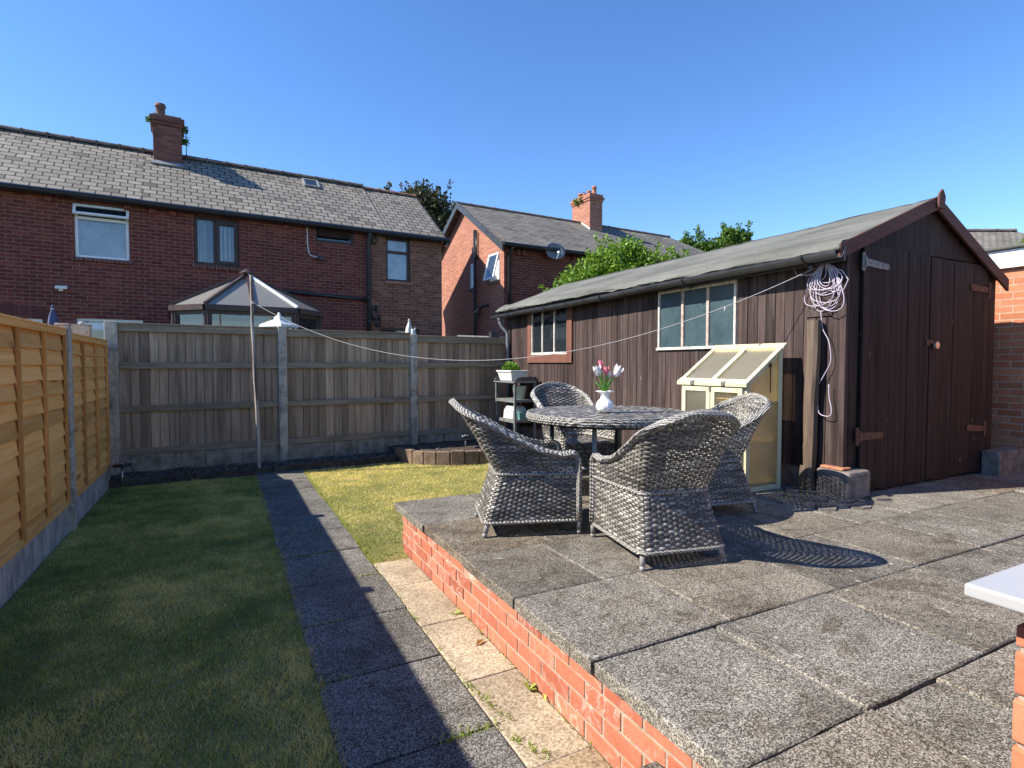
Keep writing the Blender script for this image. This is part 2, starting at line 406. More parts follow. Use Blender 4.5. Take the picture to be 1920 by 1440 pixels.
M['cream_wood'] = woodmat('cream_timber', (.44,.40,.25), (.60,.555,.385), 'z', 8, tint=.3, bump=.2, knots=False)
M['cream_slat'] = woodmat('yellow_slats', (.60,.43,.17), (.78,.60,.28), 'y', 8, tint=.3, bump=.2, knots=False)
def polymat(name, col, tr, rough=.25, dif=.5):
    t = NT(name); o = t.obj()
    n = t.ramp(t.noise(o, 4, 5, .7), [(.3, .8), (.7, 1.1)])
    c = t.mix(col, n, .6, 'MULTIPLY')
    a = t.n('BsdfTransparent', Color=(.95,.92,.82)); d = t.n('BsdfTranslucent', Color=c); f = t.n('BsdfDiffuse', Color=c)
    m0 = t.n('MixShader', i0=dif, i1=d.outputs[0], i2=f.outputs[0])
    m1 = t.n('MixShader', i0=tr, i1=m0.outputs[0], i2=a.outputs[0])
    g = t.n('BsdfGlossy', Color=(1,1,1), Roughness=rough)
    fr = t.n('Fresnel', IOR=1.45)
    m2 = t.n('MixShader', i0=fr.outputs[0], i1=m1.outputs[0], i2=g.outputs[0]); t.surf(m2.outputs[0]); return t.m
M['poly'] = polymat('twinwall_sheet', (.30,.275,.20), .82)
M['poly_side'] = polymat('twinwall_side_sheet', (.93,.80,.50), .62, dif=.1)
M['poly_roof'] = polymat('conservatory_sheet', (.40,.385,.35), .05, .2)
M['shed_glass'] = None
def shedglass():
    t = NT('dusty_glass'); o = t.obj()
    n = t.noise(o, 4, 6, .7); f = t.noise(o, 70, 4, .7)
    col = t.ramp(t.math('MULTIPLY_ADD', f, .4, t.math('MULTIPLY', n, .6)), [(.3, (.022,.040,.047)), (.7, (.072,.11,.125))])
    t.bsdf(col, .22, t.bump(f, .12, .003), .6); return t.m
M['shed_glass'] = shedglass()
M['old_white'] = concretemat('flaking_white_paint', (.66,.63,.56), (.36,.30,.24), 24, speck=.25, bump=.6)
M['old_pink'] = concretemat('flaking_pink_paint', (.50,.40,.35), (.26,.18,.15), 24, speck=.3, bump=.6)
M['rust'] = plain('rusty_hinge', (.13,.055,.035), .8, .45, 30)
M['zinc'] = plain('dull_zinc', (.17,.165,.16), .55, .4, 30, .4, metal=.4)
M['brass'] = plain('brass', (.55,.45,.36), .35, .2, 30, .5, metal=.7)
M['rope_lilac'] = plain('lilac_rope', (.43,.38,.46), .7, .12, 40)
M['line_white'] = plain('grey_line', (.30,.285,.29), .7, .1, 40)
M['planter_white'] = plain('white_trough', (.56,.58,.57), .45, .04, 5)
M['bench_grey'] = plain('grey_bench', (.14,.145,.14), .6, .25, 8)
M['bench_brown'] = woodmat('brown_panel', (.07,.04,.035), (.14,.085,.07), 'x', 12, knots=False)
M['tub_teal'] = plain('teal_tub', (.10,.25,.23), .4, .2, 8)
M['tub_pale'] = plain('pale_green_bucket', (.40,.50,.46), .4, .1, 8)
M['quartz'] = plain('white_coping', (.36,.362,.362), .3, .05, 3, .45)
M['leaf_bright'] = attrmat('bright_leaf', (.055,.11,.012), (.14,.24,.03), (.27,.38,.07), .5, .3)
M['leaf_dark'] = attrmat('dark_leaf', (.020,.024,.012), (.052,.055,.028), (.11,.10,.06), .5, .2)
M['leaf_mid'] = attrmat('mid_leaf', (.035,.075,.012), (.085,.16,.025), (.16,.26,.05), .5, .25)
M['leaf_plant'] = attrmat('potted_leaf', (.045,.11,.012), (.12,.23,.03), (.25,.38,.08), .45, .25)
M['bark'] = plain('bark', (.085,.065,.05), .9, .4, 12, bump=.8)
M['blade'] = attrmat('grass_blade', (.13,.18,.048), (.36,.38,.12), (.80,.64,.30), .6, .3)
M['weed'] = attrmat('weed_blade', (.10,.13,.02), (.22,.27,.05), (.38,.42,.1), .6, .3)
def lawnmat():
    t = NT('turf_thatch'); o = t.obj()
    col = t.ramp(t.noise(o, 1.6, 6, .65), [(.3, (.13,.125,.045)), (.55, (.28,.23,.10)), (.75, (.42,.33,.17))])
    col = t.mix(col, t.ramp(t.noise(o, 90, 4, .7), [(.3, .4), (.7, 1.5)]), .8, 'MULTIPLY')
    t.bsdf(col, .95, t.bump(t.noise(o, 140, 3), .8, .01), .1); return t.m
M['lawn'] = lawnmat()
M['ground'] = concretemat('rough_ground', (.10,.115,.05), (.06,.055,.03), .8, bump=.4)
M['parasol_blue'] = plain('blue_grey_cloth', (.085,.09,.17), .9, .2, 8)
M['parasol_white'] = plain('cream_cloth', (.52,.50,.45), .9, .1, 8)
M['terracotta'] = plain('terracotta', (.36,.15,.09), .85, .3, 10)
M['pot_dark'] = plain('weathered_pot', (.13,.075,.06), .85, .3, 10)
M['dish'] = plain('dish_grey', (.13,.14,.155), .4, .1, 6)
M['cream_wall'] = plain('cream_render', (.42,.33,.22), .9, .2, 2)
M['solar_black'] = plain('solar_black', (.012,.012,.014), .3, .2, 9, .5)
M['steel'] = plain('steel', (.5,.5,.5), .3, .1, 9, .5, metal=.9)
M['leaf_brown'] = plain('dry_leaf', (.30,.16,.06), .8, .3, 40)
M['leaf_yellow'] = plain('yellow_leaf', (.6,.5,.08), .7, .2, 40)

ANG = R(3.4)                       # the back fence and the houses stand 3.4 degrees off the garden's cross axis
DV = Vector((math.cos(ANG), math.sin(ANG), 0)); NV = Vector((-math.sin(ANG), math.cos(ANG), 0))
def sn(s, n, z=0): return DV*s+NV*n+Vector((0,0,z))
ZP = .37                           # patio level
# ------------------------------------------------------------------ ground, lawn, path, patio
g = MB(); g.face([(-400,-400,-.06),(400,-400,-.06),(400,400,-.06),(-400,400,-.06)]); struct('ground', g, M['ground'])
g = MB()
g.face([(-1.24,-2,0),(.37,-2,0),(.37,8.12,0),(-1.24,8.0,0)])
g.face([(.945,4.05,0),(4.6,4.05,0),(4.6,8.4,0),(.945,8.2,0)])
struct('lawn', g, M['lawn'])
# path of grey slabs
g = MB(); yj = [-1.72,-1.1,-.48,.14,.76,1.38,2.0,2.62,3.23,3.85,4.48,5.1,5.71,6.32,6.94,7.55,8.13]
for a, b in zip(yj[:-1], yj[1:]):
    h = .012+random.uniform(-.003, .003)
    g.box(.36+random.uniform(-.006,.006), .953+random.uniform(-.006,.004), a+.005, b-.005, -.05, h, 0, (random.uniform(.2,.75), random.uniform(0,.3), random.random()))
g.face([(.37,-2,.004),(.95,-2,.004),(.95,8.13,.004),(.37,8.13,.004)], 1)
struct('path', g, [M['path'], M['joint']], bevel=.006)
g = MB(); yj = [-1.4,-.78,-.15,.47,1.1,1.72,2.34,2.96,3.58,4.07]
for i, (a, b) in enumerate(zip(yj[:-1], yj[1:])):
    g.box(.962, 1.233, a+.004, b-.004, -.05, .010+random.uniform(-.003,.003), 0, (random.uniform(.3,.7) if i > 4 else .15, .0 if i > 4 else .55, random.random()))
g.face([(.958,-2,.003),(1.233,-2,.003),(1.233,4.07,.003),(.958,4.07,.003)], 1)
struct('paved_strip', g, [M['sand'], M['mortar']], bevel=.006)
# raised patio
g = MB()
rows = [(-2.2,[1.20,1.9,2.6,3.3,4.0,4.7,5.4,6.1,6.8,7.55]),(-1.55,[1.20,1.7,2.4,3.1,3.8,4.5,5.2,5.9,6.6,7.55]),(-.90,[1.20,1.9,2.6,3.3,4.0,4.7,5.4,6.1,6.8,7.55]),
        (-.25,[1.20,1.65,2.35,3.05,3.75,4.45,5.15,5.85,6.55,7.55]),(.395,[1.20,1.83,2.2,2.92,3.6,4.3,5.0,5.7,6.4,7.0,7.55]),(1.035,[1.20,1.81,2.55,3.28,4.0,4.63,5.3,6.0,6.7,7.55]),
        (1.67,[1.20,1.92,2.66,3.38,4.05,4.75,5.42,6.1,6.8,7.55]),(2.30,[1.20,1.715,2.45,3.2,3.9,4.5,5.1,5.85,6.5,7.55]),(2.955,[1.20,1.80,2.5,3.2,3.9,4.56]),(3.65,[1.20,1.80,2.46,3.16,3.86,4.56]),(4.36,[2.46,3.16,3.86,4.56]),(5.05,[])]
def slab(x0, x1, y0, y1, h, c):
    P_ = []
    for (ax, ay), (bx, by) in (((x0,y0),(x1,y0)),((x1,y0),(x1,y1)),((x1,y1),(x0,y1)),((x0,y1),(x0,y0))):
        k_ = max(3, int(math.hypot(bx-ax, by-ay)/.055))
        for i in range(k_):
            t = i/k_; w_ = .0045*mnoise.noise((ax+(bx-ax)*t*1.0+7, (ay+(by-ay)*t)*9, ax*3))+.004*mnoise.noise(((ax+(bx-ax)*t)*31, (ay+(by-ay)*t)*31, 2))
            if mnoise.noise(((ax+(bx-ax)*t)*7, (ay+(by-ay)*t)*7, 11)) > .62 or (i == 0 and random.random() < .3): w_ -= .006
            nx_, ny_ = (by-ay), -(bx-ax); l_ = math.hypot(nx_, ny_); P_.append((ax+(bx-ax)*t+nx_/l_*w_, ay+(by-ay)*t+ny_/l_*w_, ZP-.052))
    n_ = len(P_); tl = [random.uniform(-.004,.004) for _ in range(2)]
    T_ = [(p[0], p[1], h+tl[0]*(p[0]-x0)+tl[1]*(p[1]-y0)) for p in P_]; cx_ = sum(p[0] for p in P_)/n_; cy_ = sum(p[1] for p in P_)/n_; e_ = .007
    I_ = [(p[0]+(cx_-p[0])*e_/max(.05,math.hypot(cx_-p[0],cy_-p[1])), p[1]+(cy_-p[1])*e_/max(.05,math.hypot(cx_-p[0],cy_-p[1])), p[2]) for p in T_]
    T_ = [(p[0], p[1], p[2]-.006-.003*mnoise.noise((p[0]*20,p[1]*20,5))) for p in T_]
    g.raw(P_+T_+I_, [tuple(range(2*n_, 3*n_))]+[(i, (i+1) % n_, n_+(i+1) % n_, n_+i) for i in range(n_)]+[(n_+i, n_+(i+1) % n_, 2*n_+(i+1) % n_, 2*n_+i) for i in range(n_)], 0, c)
tgap = {.395:.012, 1.035:.017, 1.67:.010, 2.30:.007, 2.955:.008, 3.65:.009, 4.36:.006}
for (y0, xs), (y1, _) in zip(rows[:-1], rows[1:]):
    ga = tgap.get(y0, .006)*.75; gb = tgap.get(y1, .006)*.75
    for a, b in zip(xs[:-1], xs[1:]):
        h = ZP+random.uniform(-.004,.003); ov = 0 if a > 1.21 else random.uniform(-.008,.006)
        sh = random.uniform(.12,.95); wm = random.choice([0,0,.1,.35,.8])
        x0 = a+(.005 if a > 1.21 else ov); b0 = b-.005
        j1 = random.uniform(-.003,.003); j2 = random.uniform(-.003,.003)
        slab(x0, b0, y0+ga/2+j1, y1-gb/2+j2, h, (sh, wm, random.random()))
    for b in xs[1:-1]:
        g.box(b-.004, b+.004, y0+.02, y1-.02, ZP-.05, ZP-.005, 2)
g.box(1.26, 7.6, -2.2, 4.33, ZP-.30, ZP-.056, 1)
g.box(2.5, 4.56, 4.33, 5.03, ZP-.30, ZP-.056, 1)
struct('patio', g, [M['slab'], M['joint'], M['joint_pale']])
# broken concrete apron at the foot of the shed
g = MB()
for k in range(26):
    x = random.uniform(3.95, 4.75); y = random.uniform(2.55, 3.2)
    if y < 2.62 and x < 4.2: continue
    r = random.uniform(.05, .13); m = random.randint(5, 7); ph = random.random()*6
    poly = [(x+r*random.uniform(.7,1.2)*math.cos(ph+2*PI*j/m), y+r*random.uniform(.6,1)*math.sin(ph+2*PI*j/m), ZP+.001) for j in range(m)]
    g.prism(poly, (random.uniform(-.01,.01), 0, random.uniform(.006,.022)))
struct('rubble_patch', g, M['rubble'], kind='stuff')
# soil beds
g = MB()
N = 60
for i in range(N):
    for j in range(4):
        def sp(a, b):
            x = -1.3+a*(4.6+1.3)/N; y0 = 8.04+.045*(x+1.2); y1 = 8.60+.06*(x+.8)
            return (x, y0+(y1-y0)*b/4, .075+.03*mnoise.noise((x*4, b*2.1, 1)))
        g.face([sp(i,j), sp(i+1,j), sp(i+1,j+1), sp(i,j+1)])
ec = [(2.30,8.36),(2.36,8.14),(2.45,7.95),(2.57,7.79),(2.72,7.66),(2.90,7.56),(3.10,7.49),(3.31,7.45),(3.53,7.43),(3.75,7.43),(3.97,7.43),(4.19,7.43),(4.41,7.43)]
for (a, b) in zip(ec[:-1], ec[1:]):
    for k in range(3):
        def q(p, t): return (p[0]+(4.5-p[0])*0+.0, p[1]+(8.85-p[1])*t, .17+.02*mnoise.noise((p[0]*5, t*7, 3)))
        g.face([q(a,k/3), q(b,k/3), q(b,(k+1)/3), q(a,(k+1)/3)])
struct('flower_bed', g, M['soil'], smooth=True)
# crumbs, chippings and dry leaves on the bed: countless
g = MB()
for k in range(900):
    x = random.uniform(-1.2, 2.4); y0 = 8.08+.045*(x+1.2); y = random.uniform(y0, y0+.45)
    if k % 5 == 0: x = random.uniform(2.5, 4.3); y = random.uniform(7.75, 8.6)
    z = (.17 if (x > 2.45 or k % 5 == 0) else .085); r = random.uniform(.006,.02)
    g.obox((x,y,z), (r,r*random.uniform(-.5,.5),r*.2), (r*random.uniform(-.5,.5),r,0), (0,0,r*.8), 0, random.random())
struct('bed_chippings', g, M['rubble'], kind='stuff')
# dark edging along the bed
e = MB(); xs = [-1.25,-.33,.58,1.50,2.30]
for a, b in zip(xs[:-1], xs[1:]):
    ya = 7.99+.068*(a+1.25); yb = 7.99+.068*(b+1.25)
    e.obox((a+.004,ya,-.03), (b-a-.008,yb-ya,0), (0,.06,0), (0,0,.125+random.uniform(-.008,.008)), 0, random.random())
tag(obj('lawn_edging', e, M['kerb'], org=(-1.25,7.99,0), bevel=.008), 'low dark edging strip between the lawn and the soil bed at the back fence', 'edging')
# curved edging of brown blocks
pe = thing('block_edging', 'curved edging of brown blocks holding the raised bed beside the shed', 'edging', (3.1,7.49,0))
for a, b in zip(ec[:-1], ec[1:]):
    m = MB(); A = Vector((*a,-.03)); B = Vector((*b,-.03)); dd = (B-A); nn = Vector((-dd.y, dd.x, 0)).normalized()
    m.obox(A+dd*.03, dd*.94, nn*.085, (0,0,.235+random.uniform(-.012,.008)), 0, random.random())
    obj('block', m, M['edge_block'], pe, bevel=.012)
# low brick wall under the patio edge
w = MB(); rh = .079
for k in range(4):
    y = -1.6-(k % 2)*.115
    while y < 4.25:
        L = .222; y1 = min(y+L, 4.27)
        if y1-y > .04:
            c = (random.random(), random.random()**1.3, random.random()); jx = random.uniform(-.002,.002)
            w.box(1.235+jx, 1.335, y+.0045, y1-.0045, .004+k*rh, (k+1)*rh-.006, 0, c)
        y += L+.003
w.box(1.2395, 1.33, -1.7, 4.262, -.05, ZP-.0535, 1)
rw = obj('retaining_wall', w, [M['wall_brick'], M['mortar']], org=(1.25,1.3,0), bevel=.004)
tag(rw, 'low orange red brick wall carrying the edge of the raised paved patio', 'wall')
s_ = MB(); s_.box(.62,1.228,.82,1.36,.13,.195,0,(.55,.1,.3)); s_.box(.66,1.226,.86,1.33,.0,.128,1)
tag(obj('step', s_, [M['slab'], M['wall_brick']], org=(.93,1.1,0), bevel=.015, segs=3), 'grey slab step against the low brick wall at the bottom of the photo', 'step')

# ------------------------------------------------------------------ grass blades and weeds
def blades(name, pts, hs, ws, cs, mat, lean=.6):
    n = len(pts); ang = rng.uniform(0, 2*PI, n); d = np.stack([np.cos(ang), np.sin(ang)], 1)
    la = rng.uniform(0, 2*PI, n); lm = rng.uniform(.1, lean, n)[:,None]*hs[:,None]
    V = np.zeros((n,3,3)); V[:,0,:2] = pts[:,:2]-d*ws[:,None]/2; V[:,1,:2] = pts[:,:2]+d*ws[:,None]/2
    V[:,2,:2] = pts[:,:2]+np.stack([np.cos(la), np.sin(la)],1)*lm
    V[:,0,2] = pts[:,2]; V[:,1,2] = pts[:,2]; V[:,2,2] = pts[:,2]+hs
    me = bpy.data.meshes.new(name); me.vertices.add(3*n); me.vertices.foreach_set('co', V.ravel())
    me.loops.add(3*n); me.loops.foreach_set('vertex_index', np.arange(3*n, dtype=np.int32))
    me.polygons.add(n); me.polygons.foreach_set('loop_start', np.arange(0,3*n,3,dtype=np.int32)); me.polygons.foreach_set('loop_total', np.full(n,3,dtype=np.int32))
    ca = me.color_attributes.new('rnd','FLOAT_COLOR','CORNER')
    c = np.repeat(np.stack([cs,cs,cs,np.ones(n)],1), 3, axis=0).astype(np.float32); ca.data.foreach_set('color', c.ravel())
    me.materials.append(mat); me.update(calc_edges=True); me.validate()
    o = bpy.data.objects.new(name, me); COL.objects.link(o); return o
def vnoise(x, y, sc, seed):
    return np.array([mnoise.noise((a*sc, b*sc, seed)) for a, b in zip(x, y)])
def sample(n, x0, x1, y0, y1, pw):
    x = rng.uniform(x0, x1, n); y = y0+(y1-y0)*rng.uniform(0,1,n)**pw; return x, y
xa, ya = sample(230000, -1.19, .385, .9, 8.03, 1.5)
xb, yb = sample(95000, .93, 4.45, 4.05, 8.4, 1.15)
x = np.concatenate([xa, xb]); y = np.concatenate([ya, yb])
edge = 7.97+.068*(x+1.25)
ecx = np.array([p[0] for p in ec]); ecy = np.array([p[1] for p in ec])
bed = np.interp(x, ecx, ecy, left=99)
keep = (y < edge) & (y < bed)
right = x > .9
keep &= ~(right & (x < 1.25) & (y < 4.09)) & ~(right & (x < 2.5) & (x > 1.25) & (y < 4.30)) & ~(right & (x > 2.45) & (y < 5.06))
x = x[keep]; y = y[keep]; n = len(x); right = x > .9
cl = vnoise(x, y, 1.3, 5)*.45+vnoise(x, y, 5.0, 9)*.35+vnoise(x,y,17,2)*.2
dry = np.where(right, .36+.13*(y-4.5), .40+.2*np.clip(1-np.abs(x+.1)/1.2,0,1))
cs = np.clip(dry+cl*1.0+rng.normal(0,.16,n), 0, 1)
xe = rng.normal(.362,.014,5000); ye = .9+(8.0-.9)*rng.uniform(0,1,5000)**1.5
xf = rng.normal(.958,.012,2500); yf = rng.uniform(4.05,8.1,2500)
x = np.concatenate([x,xe,xf]); y = np.concatenate([y,ye,yf]); n = len(x); cl = np.concatenate([cl, np.full(7500,.5)]); cs = np.concatenate([cs, np.clip(rng.normal(.45,.25,7500),0,1)])
tf = np.clip(vnoise(x, y, 11, 21)-.12, 0, 1)
hs = rng.uniform(.007,.022,n)*(1+.5*cl)*(1+2.2*tf); ws = rng.uniform(.0024,.0048,n)*(1+.11*y)
gr = blades('grass', np.stack([x,y,np.zeros(n)],1), hs, ws, cs, M['blade'], 1.1); gr['kind'] = 'stuff'
# moss and weeds in the paving joints (countless)
P = []
def strip(a, b, n, sp=.012, z=.008):
    for k in range(n):
        t = random.random(); P.append((a[0]+(b[0]-a[0])*t+random.gauss(0,sp), a[1]+(b[1]-a[1])*t+random.gauss(0,sp), z))
strip((.97,2.34),(1.02,2.0),90); strip((.96,2.0),(.72,2.0),160,.016); strip((.98,1.9),(1.05,1.75),80)
strip((.4,3.23),(.6,3.23),40); strip((.5,5.1),(.75,5.1),60); strip((.8,3.85),(.95,3.85),40); strip((.4,4.48),(.8,4.48),50); strip((.36,2.62),(.5,2.62),50)
strip((1.225,3.1),(1.225,2.6),40,.006); strip((1.228,2.5),(1.228,1.4),60,.006); strip((.957,4.0),(.957,2.3),120,.005)
for k in range(120): P.append((random.uniform(3.6,4.5), random.gauss(3.05,.15), ZP+.002))
P = np.array(P); n = len(P)
wd = blades('joint_weeds', P, rng.uniform(.006,.026,n), rng.uniform(.004,.010,n), rng.uniform(.1,1,n), M['weed'], 1.3); wd['kind'] = 'stuff'
def weed(loc, r, label, n=9, cat='weed', name='weed'):
    m = MB(); loc = Vector(loc)
    for k in range(n):
        a = random.random()*6.28; L = r*random.uniform(.6,1.1); d = Vector((math.cos(a), math.sin(a), random.uniform(.15,.8))).normalized()
        sd = Vector((-d.y, d.x, 0)).normalized()*L*.22
        m.face([loc, loc+d*L*.5+sd, loc+d*L, loc+d*L*.5-sd], 0, random.random())
    return tag(obj(name, m, M['weed'], org=loc), label, cat)
weed((1.19,3.02,.01), .045, 'small green weed beside the far half of the low brick wall')
weed((1.20,2.16,.01), .05, 'small yellow green weed beside the near half of the low brick wall', 11)
def dryleaf(loc, r, az, mat, label):
    m = MB(); loc = Vector(loc); d = Vector((math.cos(az), math.sin(az), .15)); s = Vector((-math.sin(az), math.cos(az), .5))
    m.face([loc-d*r, loc-s*r*.4+Vector((0,0,.012)), loc+d*r, loc]); m.face([loc-d*r, loc, loc+d*r, loc+s*r*.5+Vector((0,0,.004))])
    tag(obj('fallen_leaf', m, mat, org=loc), label, 'leaf')
dryleaf((1.17,2.63,.016), .035, .5, M['leaf_brown'], 'curled brown dry leaf on the pale paving strip')
dryleaf((1.222,2.06,.018), .022, 1.2, M['leaf_yellow'], 'tiny yellow leaf at the foot of the low brick wall')

# ------------------------------------------------------------------ left fence: orange lap panels
lf = thing('lap_fence', 'orange lap panel fence between concrete posts along the left of the lawn', 'fence', (-1.22,4.15,0))
XF = -1.235
def lap_panel(y0, y1, zt, zb):
    p = MB(); k = 12; bh = (zt-.05-zb)/k
    for i in range(k):
        z0 = zb+i*bh-.012; z1 = zb+(i+1)*bh+.012; seg = 10; c = random.random()
        for j in range(seg):
            ya = y0+(y1-y0)*j/seg; yb = y0+(y1-y0)*(j+1)/seg
            wa = .016*mnoise.noise((ya*3.1, i*3.7, 2)); wb = .016*mnoise.noise((yb*3.1, i*3.7, 2))
            o1 = .004*mnoise.noise((ya*2, i*9.1, 5)); o2 = .004*mnoise.noise((yb*2, i*9.1, 5))
            A = (XF+.022+o1, ya, z0+wa); B = (XF+.022+o2, yb, z0+wb); C_ = (XF+.001, yb, z1); D = (XF+.001, ya, z1)
            p.face([A, B, C_, D], 0, c)
            p.face([(XF+.004+o1,ya,z0+wa), (XF+.004+o2,yb,z0+wb), B, A], 0, c)
            p.face([(XF-.006,ya,z1), (XF-.006,yb,z1), (XF+.004+o2,yb,z0+wb), (XF+.004+o1,ya,z0+wa)], 0, c)
    po = obj('lap_panel', p, M['fence_orange'], lf)
    nb = 4
    for i in range(nb):
        y = y0+.022+(y1-y0-.044)*i/(nb-1); b = MB(); b.box(XF+.020, XF+.040, y-.019, y+.019, zb, zt-.045, 0, random.random()); obj('batten', b, M['fence_batten'], po, bevel=.002)
    b = MB(); b.box(XF+.006, XF+.040, y0, y1, zt-.052, zt-.004, 0, .6); b.box(XF-.02, XF+.045, y0, y1, zt-.004, zt+.012, 0, .7); obj('capping', b, M['fence_orange'], po, bevel=.002)
    b = MB(); b.box(XF+.006, XF+.036, y0, y1, zb-.02, zb+.025, 0, .4); obj('bottom_rail', b, M['fence_orange'], po, bevel=.002)
for (y0, y1, zt) in ((6.165,8.06,1.735),(4.185,6.095,1.765),(2.205,4.115,1.765),(.225,2.135,1.76),(-1.755,.155,1.76)):
    lap_panel(y0, y1, zt, .265)
    b = MB(); b.box(-1.262, -1.21, y0-.06, y1+.06, -.08, .244); obj('gravel_board', b, M['conc_board'], lf, bevel=.006)
b = MB()
for k in range(12): b.obox((-1.245,8.075,.25+k*.1225), (-.075,.50,0), (.012,0,0), (-.010,0,.128), 0, random.random())
b.obox((-1.255,8.075,-.05), (-.075,.50,0), (.03,0,0), (0,0,.295), 1); obj('light_stop_panel', b, [M['fence_orange'], M['conc_board']], lf)  # unseen piece added to stop sunlight leaking between the two fences
for y in (6.13,4.15,2.17,.19,-1.79):
    b = MB(); b.box(-1.275,-1.170,y-.048,y+.048,-.1,1.80); b.prism([(-1.275,y-.048,1.80),(-1.170,y-.048,1.80),(-1.170,y+.048,1.80),(-1.275,y+.048,1.80)], (0,0,.02))
    obj('concrete_post', b, M['conc_post'], lf, bevel=.008)

# ------------------------------------------------------------------ back fence: weathered boards
bf0 = sn(-.72, 8.64)
bf = thing('board_fence', 'weathered grey board fence with concrete posts at the end of the garden', 'fence', bf0, ANG)
for (x, zt) in ((0,2.0),(2.0,2.005),(3.98,1.945)):
    b = MB(); h = .056 if x else .068
    b.box(x-h, x+h, -.075, .045, -.05, zt-.015); b.prism([(x-h,-.075,zt-.015),(x+h,-.075,zt-.015),(x+h,.045,zt-.015),(x-h,.045,zt-.015)], (0,0,.015))
    obj('concrete_post', b, M['conc_post'], bf, bevel=.010)
for (x0, x1, zt) in ((.07,1.945,1.985),(2.055,3.925,1.965),(4.035,5.68,1.925)):
    p = MB(); x = x0
    while x < x1-.01:
        wd_ = min(random.uniform(.085,.125), x1-x); yy = .006 if random.random() < .5 else .012
        p.prism([(x+.001,yy,.34),(x+wd_-.003,yy+.006,.34),(x+wd_-.003,yy+.016,.34),(x+.001,yy+.016,.34)], (0,0,zt-.42+.02), 0, random.random())
        x += wd_
    p.box(x0,x1,.030,.036,.34,zt-.06,1)  # dark sheet added behind the boards to stand for shade in the gaps
    po = obj('board_panel', p, [M['fence_grey'], M['dark_back']], bf)
    for i, z in enumerate((1.447,.893,.345)):
        r_ = MB(); r_.box(x0, x1, -.030, .004, z-.042, z+.040, 0, random.uniform(.4,.8)); obj('rail', r_, M['fence_rail'], po, bevel=.004)
    c_ = MB(); c_.box(x0, x1, -.036, .004, zt-.105, zt-.018, 0, .55); c_.box(x0-.01, x1+.01, -.05, .04, zt-.018, zt+.004, 0, .7); obj('capping', c_, M['fence_rail'], po, bevel=.004)
    b = MB(); b.box(x0-.03, x1+.03, -.018, .032, -.06, .300); obj('gravel_board', b, M['conc_board_back'], bf, bevel=.006)
# neighbour's older posts showing over the left fence
for i, (x, y, zt, lab) in enumerate(((-1.60,7.15,1.83,'mossy square fence post behind the tall concrete post of the orange fence'),(-1.56,8.75,1.95,'dark square fence post behind the far end of the orange fence, beside the white window'))):
    t_ = thing('fence_post', lab, 'post', (x,y,0), group=None)
    b = MB(); b.box(x-.09,x+.09,y-.07,y+.07,-.05,zt); obj('shaft', b, M['conc_post'], t_, bevel=.008)
    c_ = MB(); c_.box(x-.10,x+.10,y-.08,y+.08,zt,zt+.012); obj('cap', c_, M['conc_board'], t_, bevel=.003)
    k_ = MB(); k_.lathe([(.038,zt+.012),(.036,zt+.03),(.02,zt+.045),(.003,zt+.05)], (x,y,0), 12); obj('finial', k_, M['conc_board'], t_, smooth=True)

# ------------------------------------------------------------------ washing line, pole, solar lights
pt = []; prs = []
for i in range(26):
    t = i/25; pt.append((.415-.06*t+.006*math.sin(t*7)+.003*math.sin(t*23), 8.13+.07*t, .0+2.637*t)); prs.append((.027-.008*t)*(1+.16*mnoise.noise((t*13, 0, 4))))
m = MB(); m.tube(pt, prs, 9)
tag(obj('line_pole', m, M['pole_wood'], org=(.41,8.13,0), smooth=True), 'tall thin rough wooden pole standing in the soil bed by the back fence', 'pole')
A = Vector((.385,8.17,2.27)); B = Vector((4.485,3.02,2.30)); pts = []
for i in range(50):
    t = i/49; q = A.lerp(B, t); q.z -= .78*4*t*(1-t); pts.append(q)
m = MB(); m.tube(pts, .0036, 5)
for k in range(3): m.tube([(A.x+.035*math.cos(a*.6), A.y+.035*math.sin(a*.6), A.z-.012+.012*k) for a in range(11)], .005, 5)
pg = A.lerp(B, .885); pg.z -= .78*4*.885*.115
tag(obj('washing_line', m, M['line_white'], org=A, smooth=True), 'thin pale washing line sagging from the wooden pole to the shed', 'line')
m = MB(); m.tube([pg, pg+Vector((0,0,-.045))], [.005,.009], 6)
tag(obj('line_weight', m, M['quartz'], org=pg, smooth=True), 'tiny white drop hanging from the washing line in front of the shed window', 'weight')
def solar(loc, zd, r, label):
    x, y, z = loc; t_ = thing('solar_light', label, 'garden light', loc)
    m = MB(); m.tube([(x,y,z-.06),(x,y,zd)], .010, 8); obj('stake', m, M['steel'], t_, smooth=True)
    m = MB(); m.lathe([(r*.6,-.02),(r,-.012),(r,.006),(r*.93,.014),(.005,.016)], (x,y,zd), 24); h_ = obj('lamp_head', m, M['solar_black'], t_, smooth=True)
    m = MB(); m.lathe([(.014,.016),(.014,.026),(.004,.03)], (x,y,zd), 10)
    for k in range(4):
        a = k*PI/2+.4; m.lathe([(.012,.0145),(.011,.019),(.003,.021)], (x+r*.62*math.cos(a), y+r*.62*math.sin(a), zd), 8)
    obj('lens', m, M['steel'], h_, smooth=True)
solar((-1.07,7.96,.03), .275, .095, 'flat black round garden light on a steel stake by the corner of the orange fence')
solar((3.32,8.0,.16), .345, .080, 'flat black garden light in the raised bed behind the brown blocks')
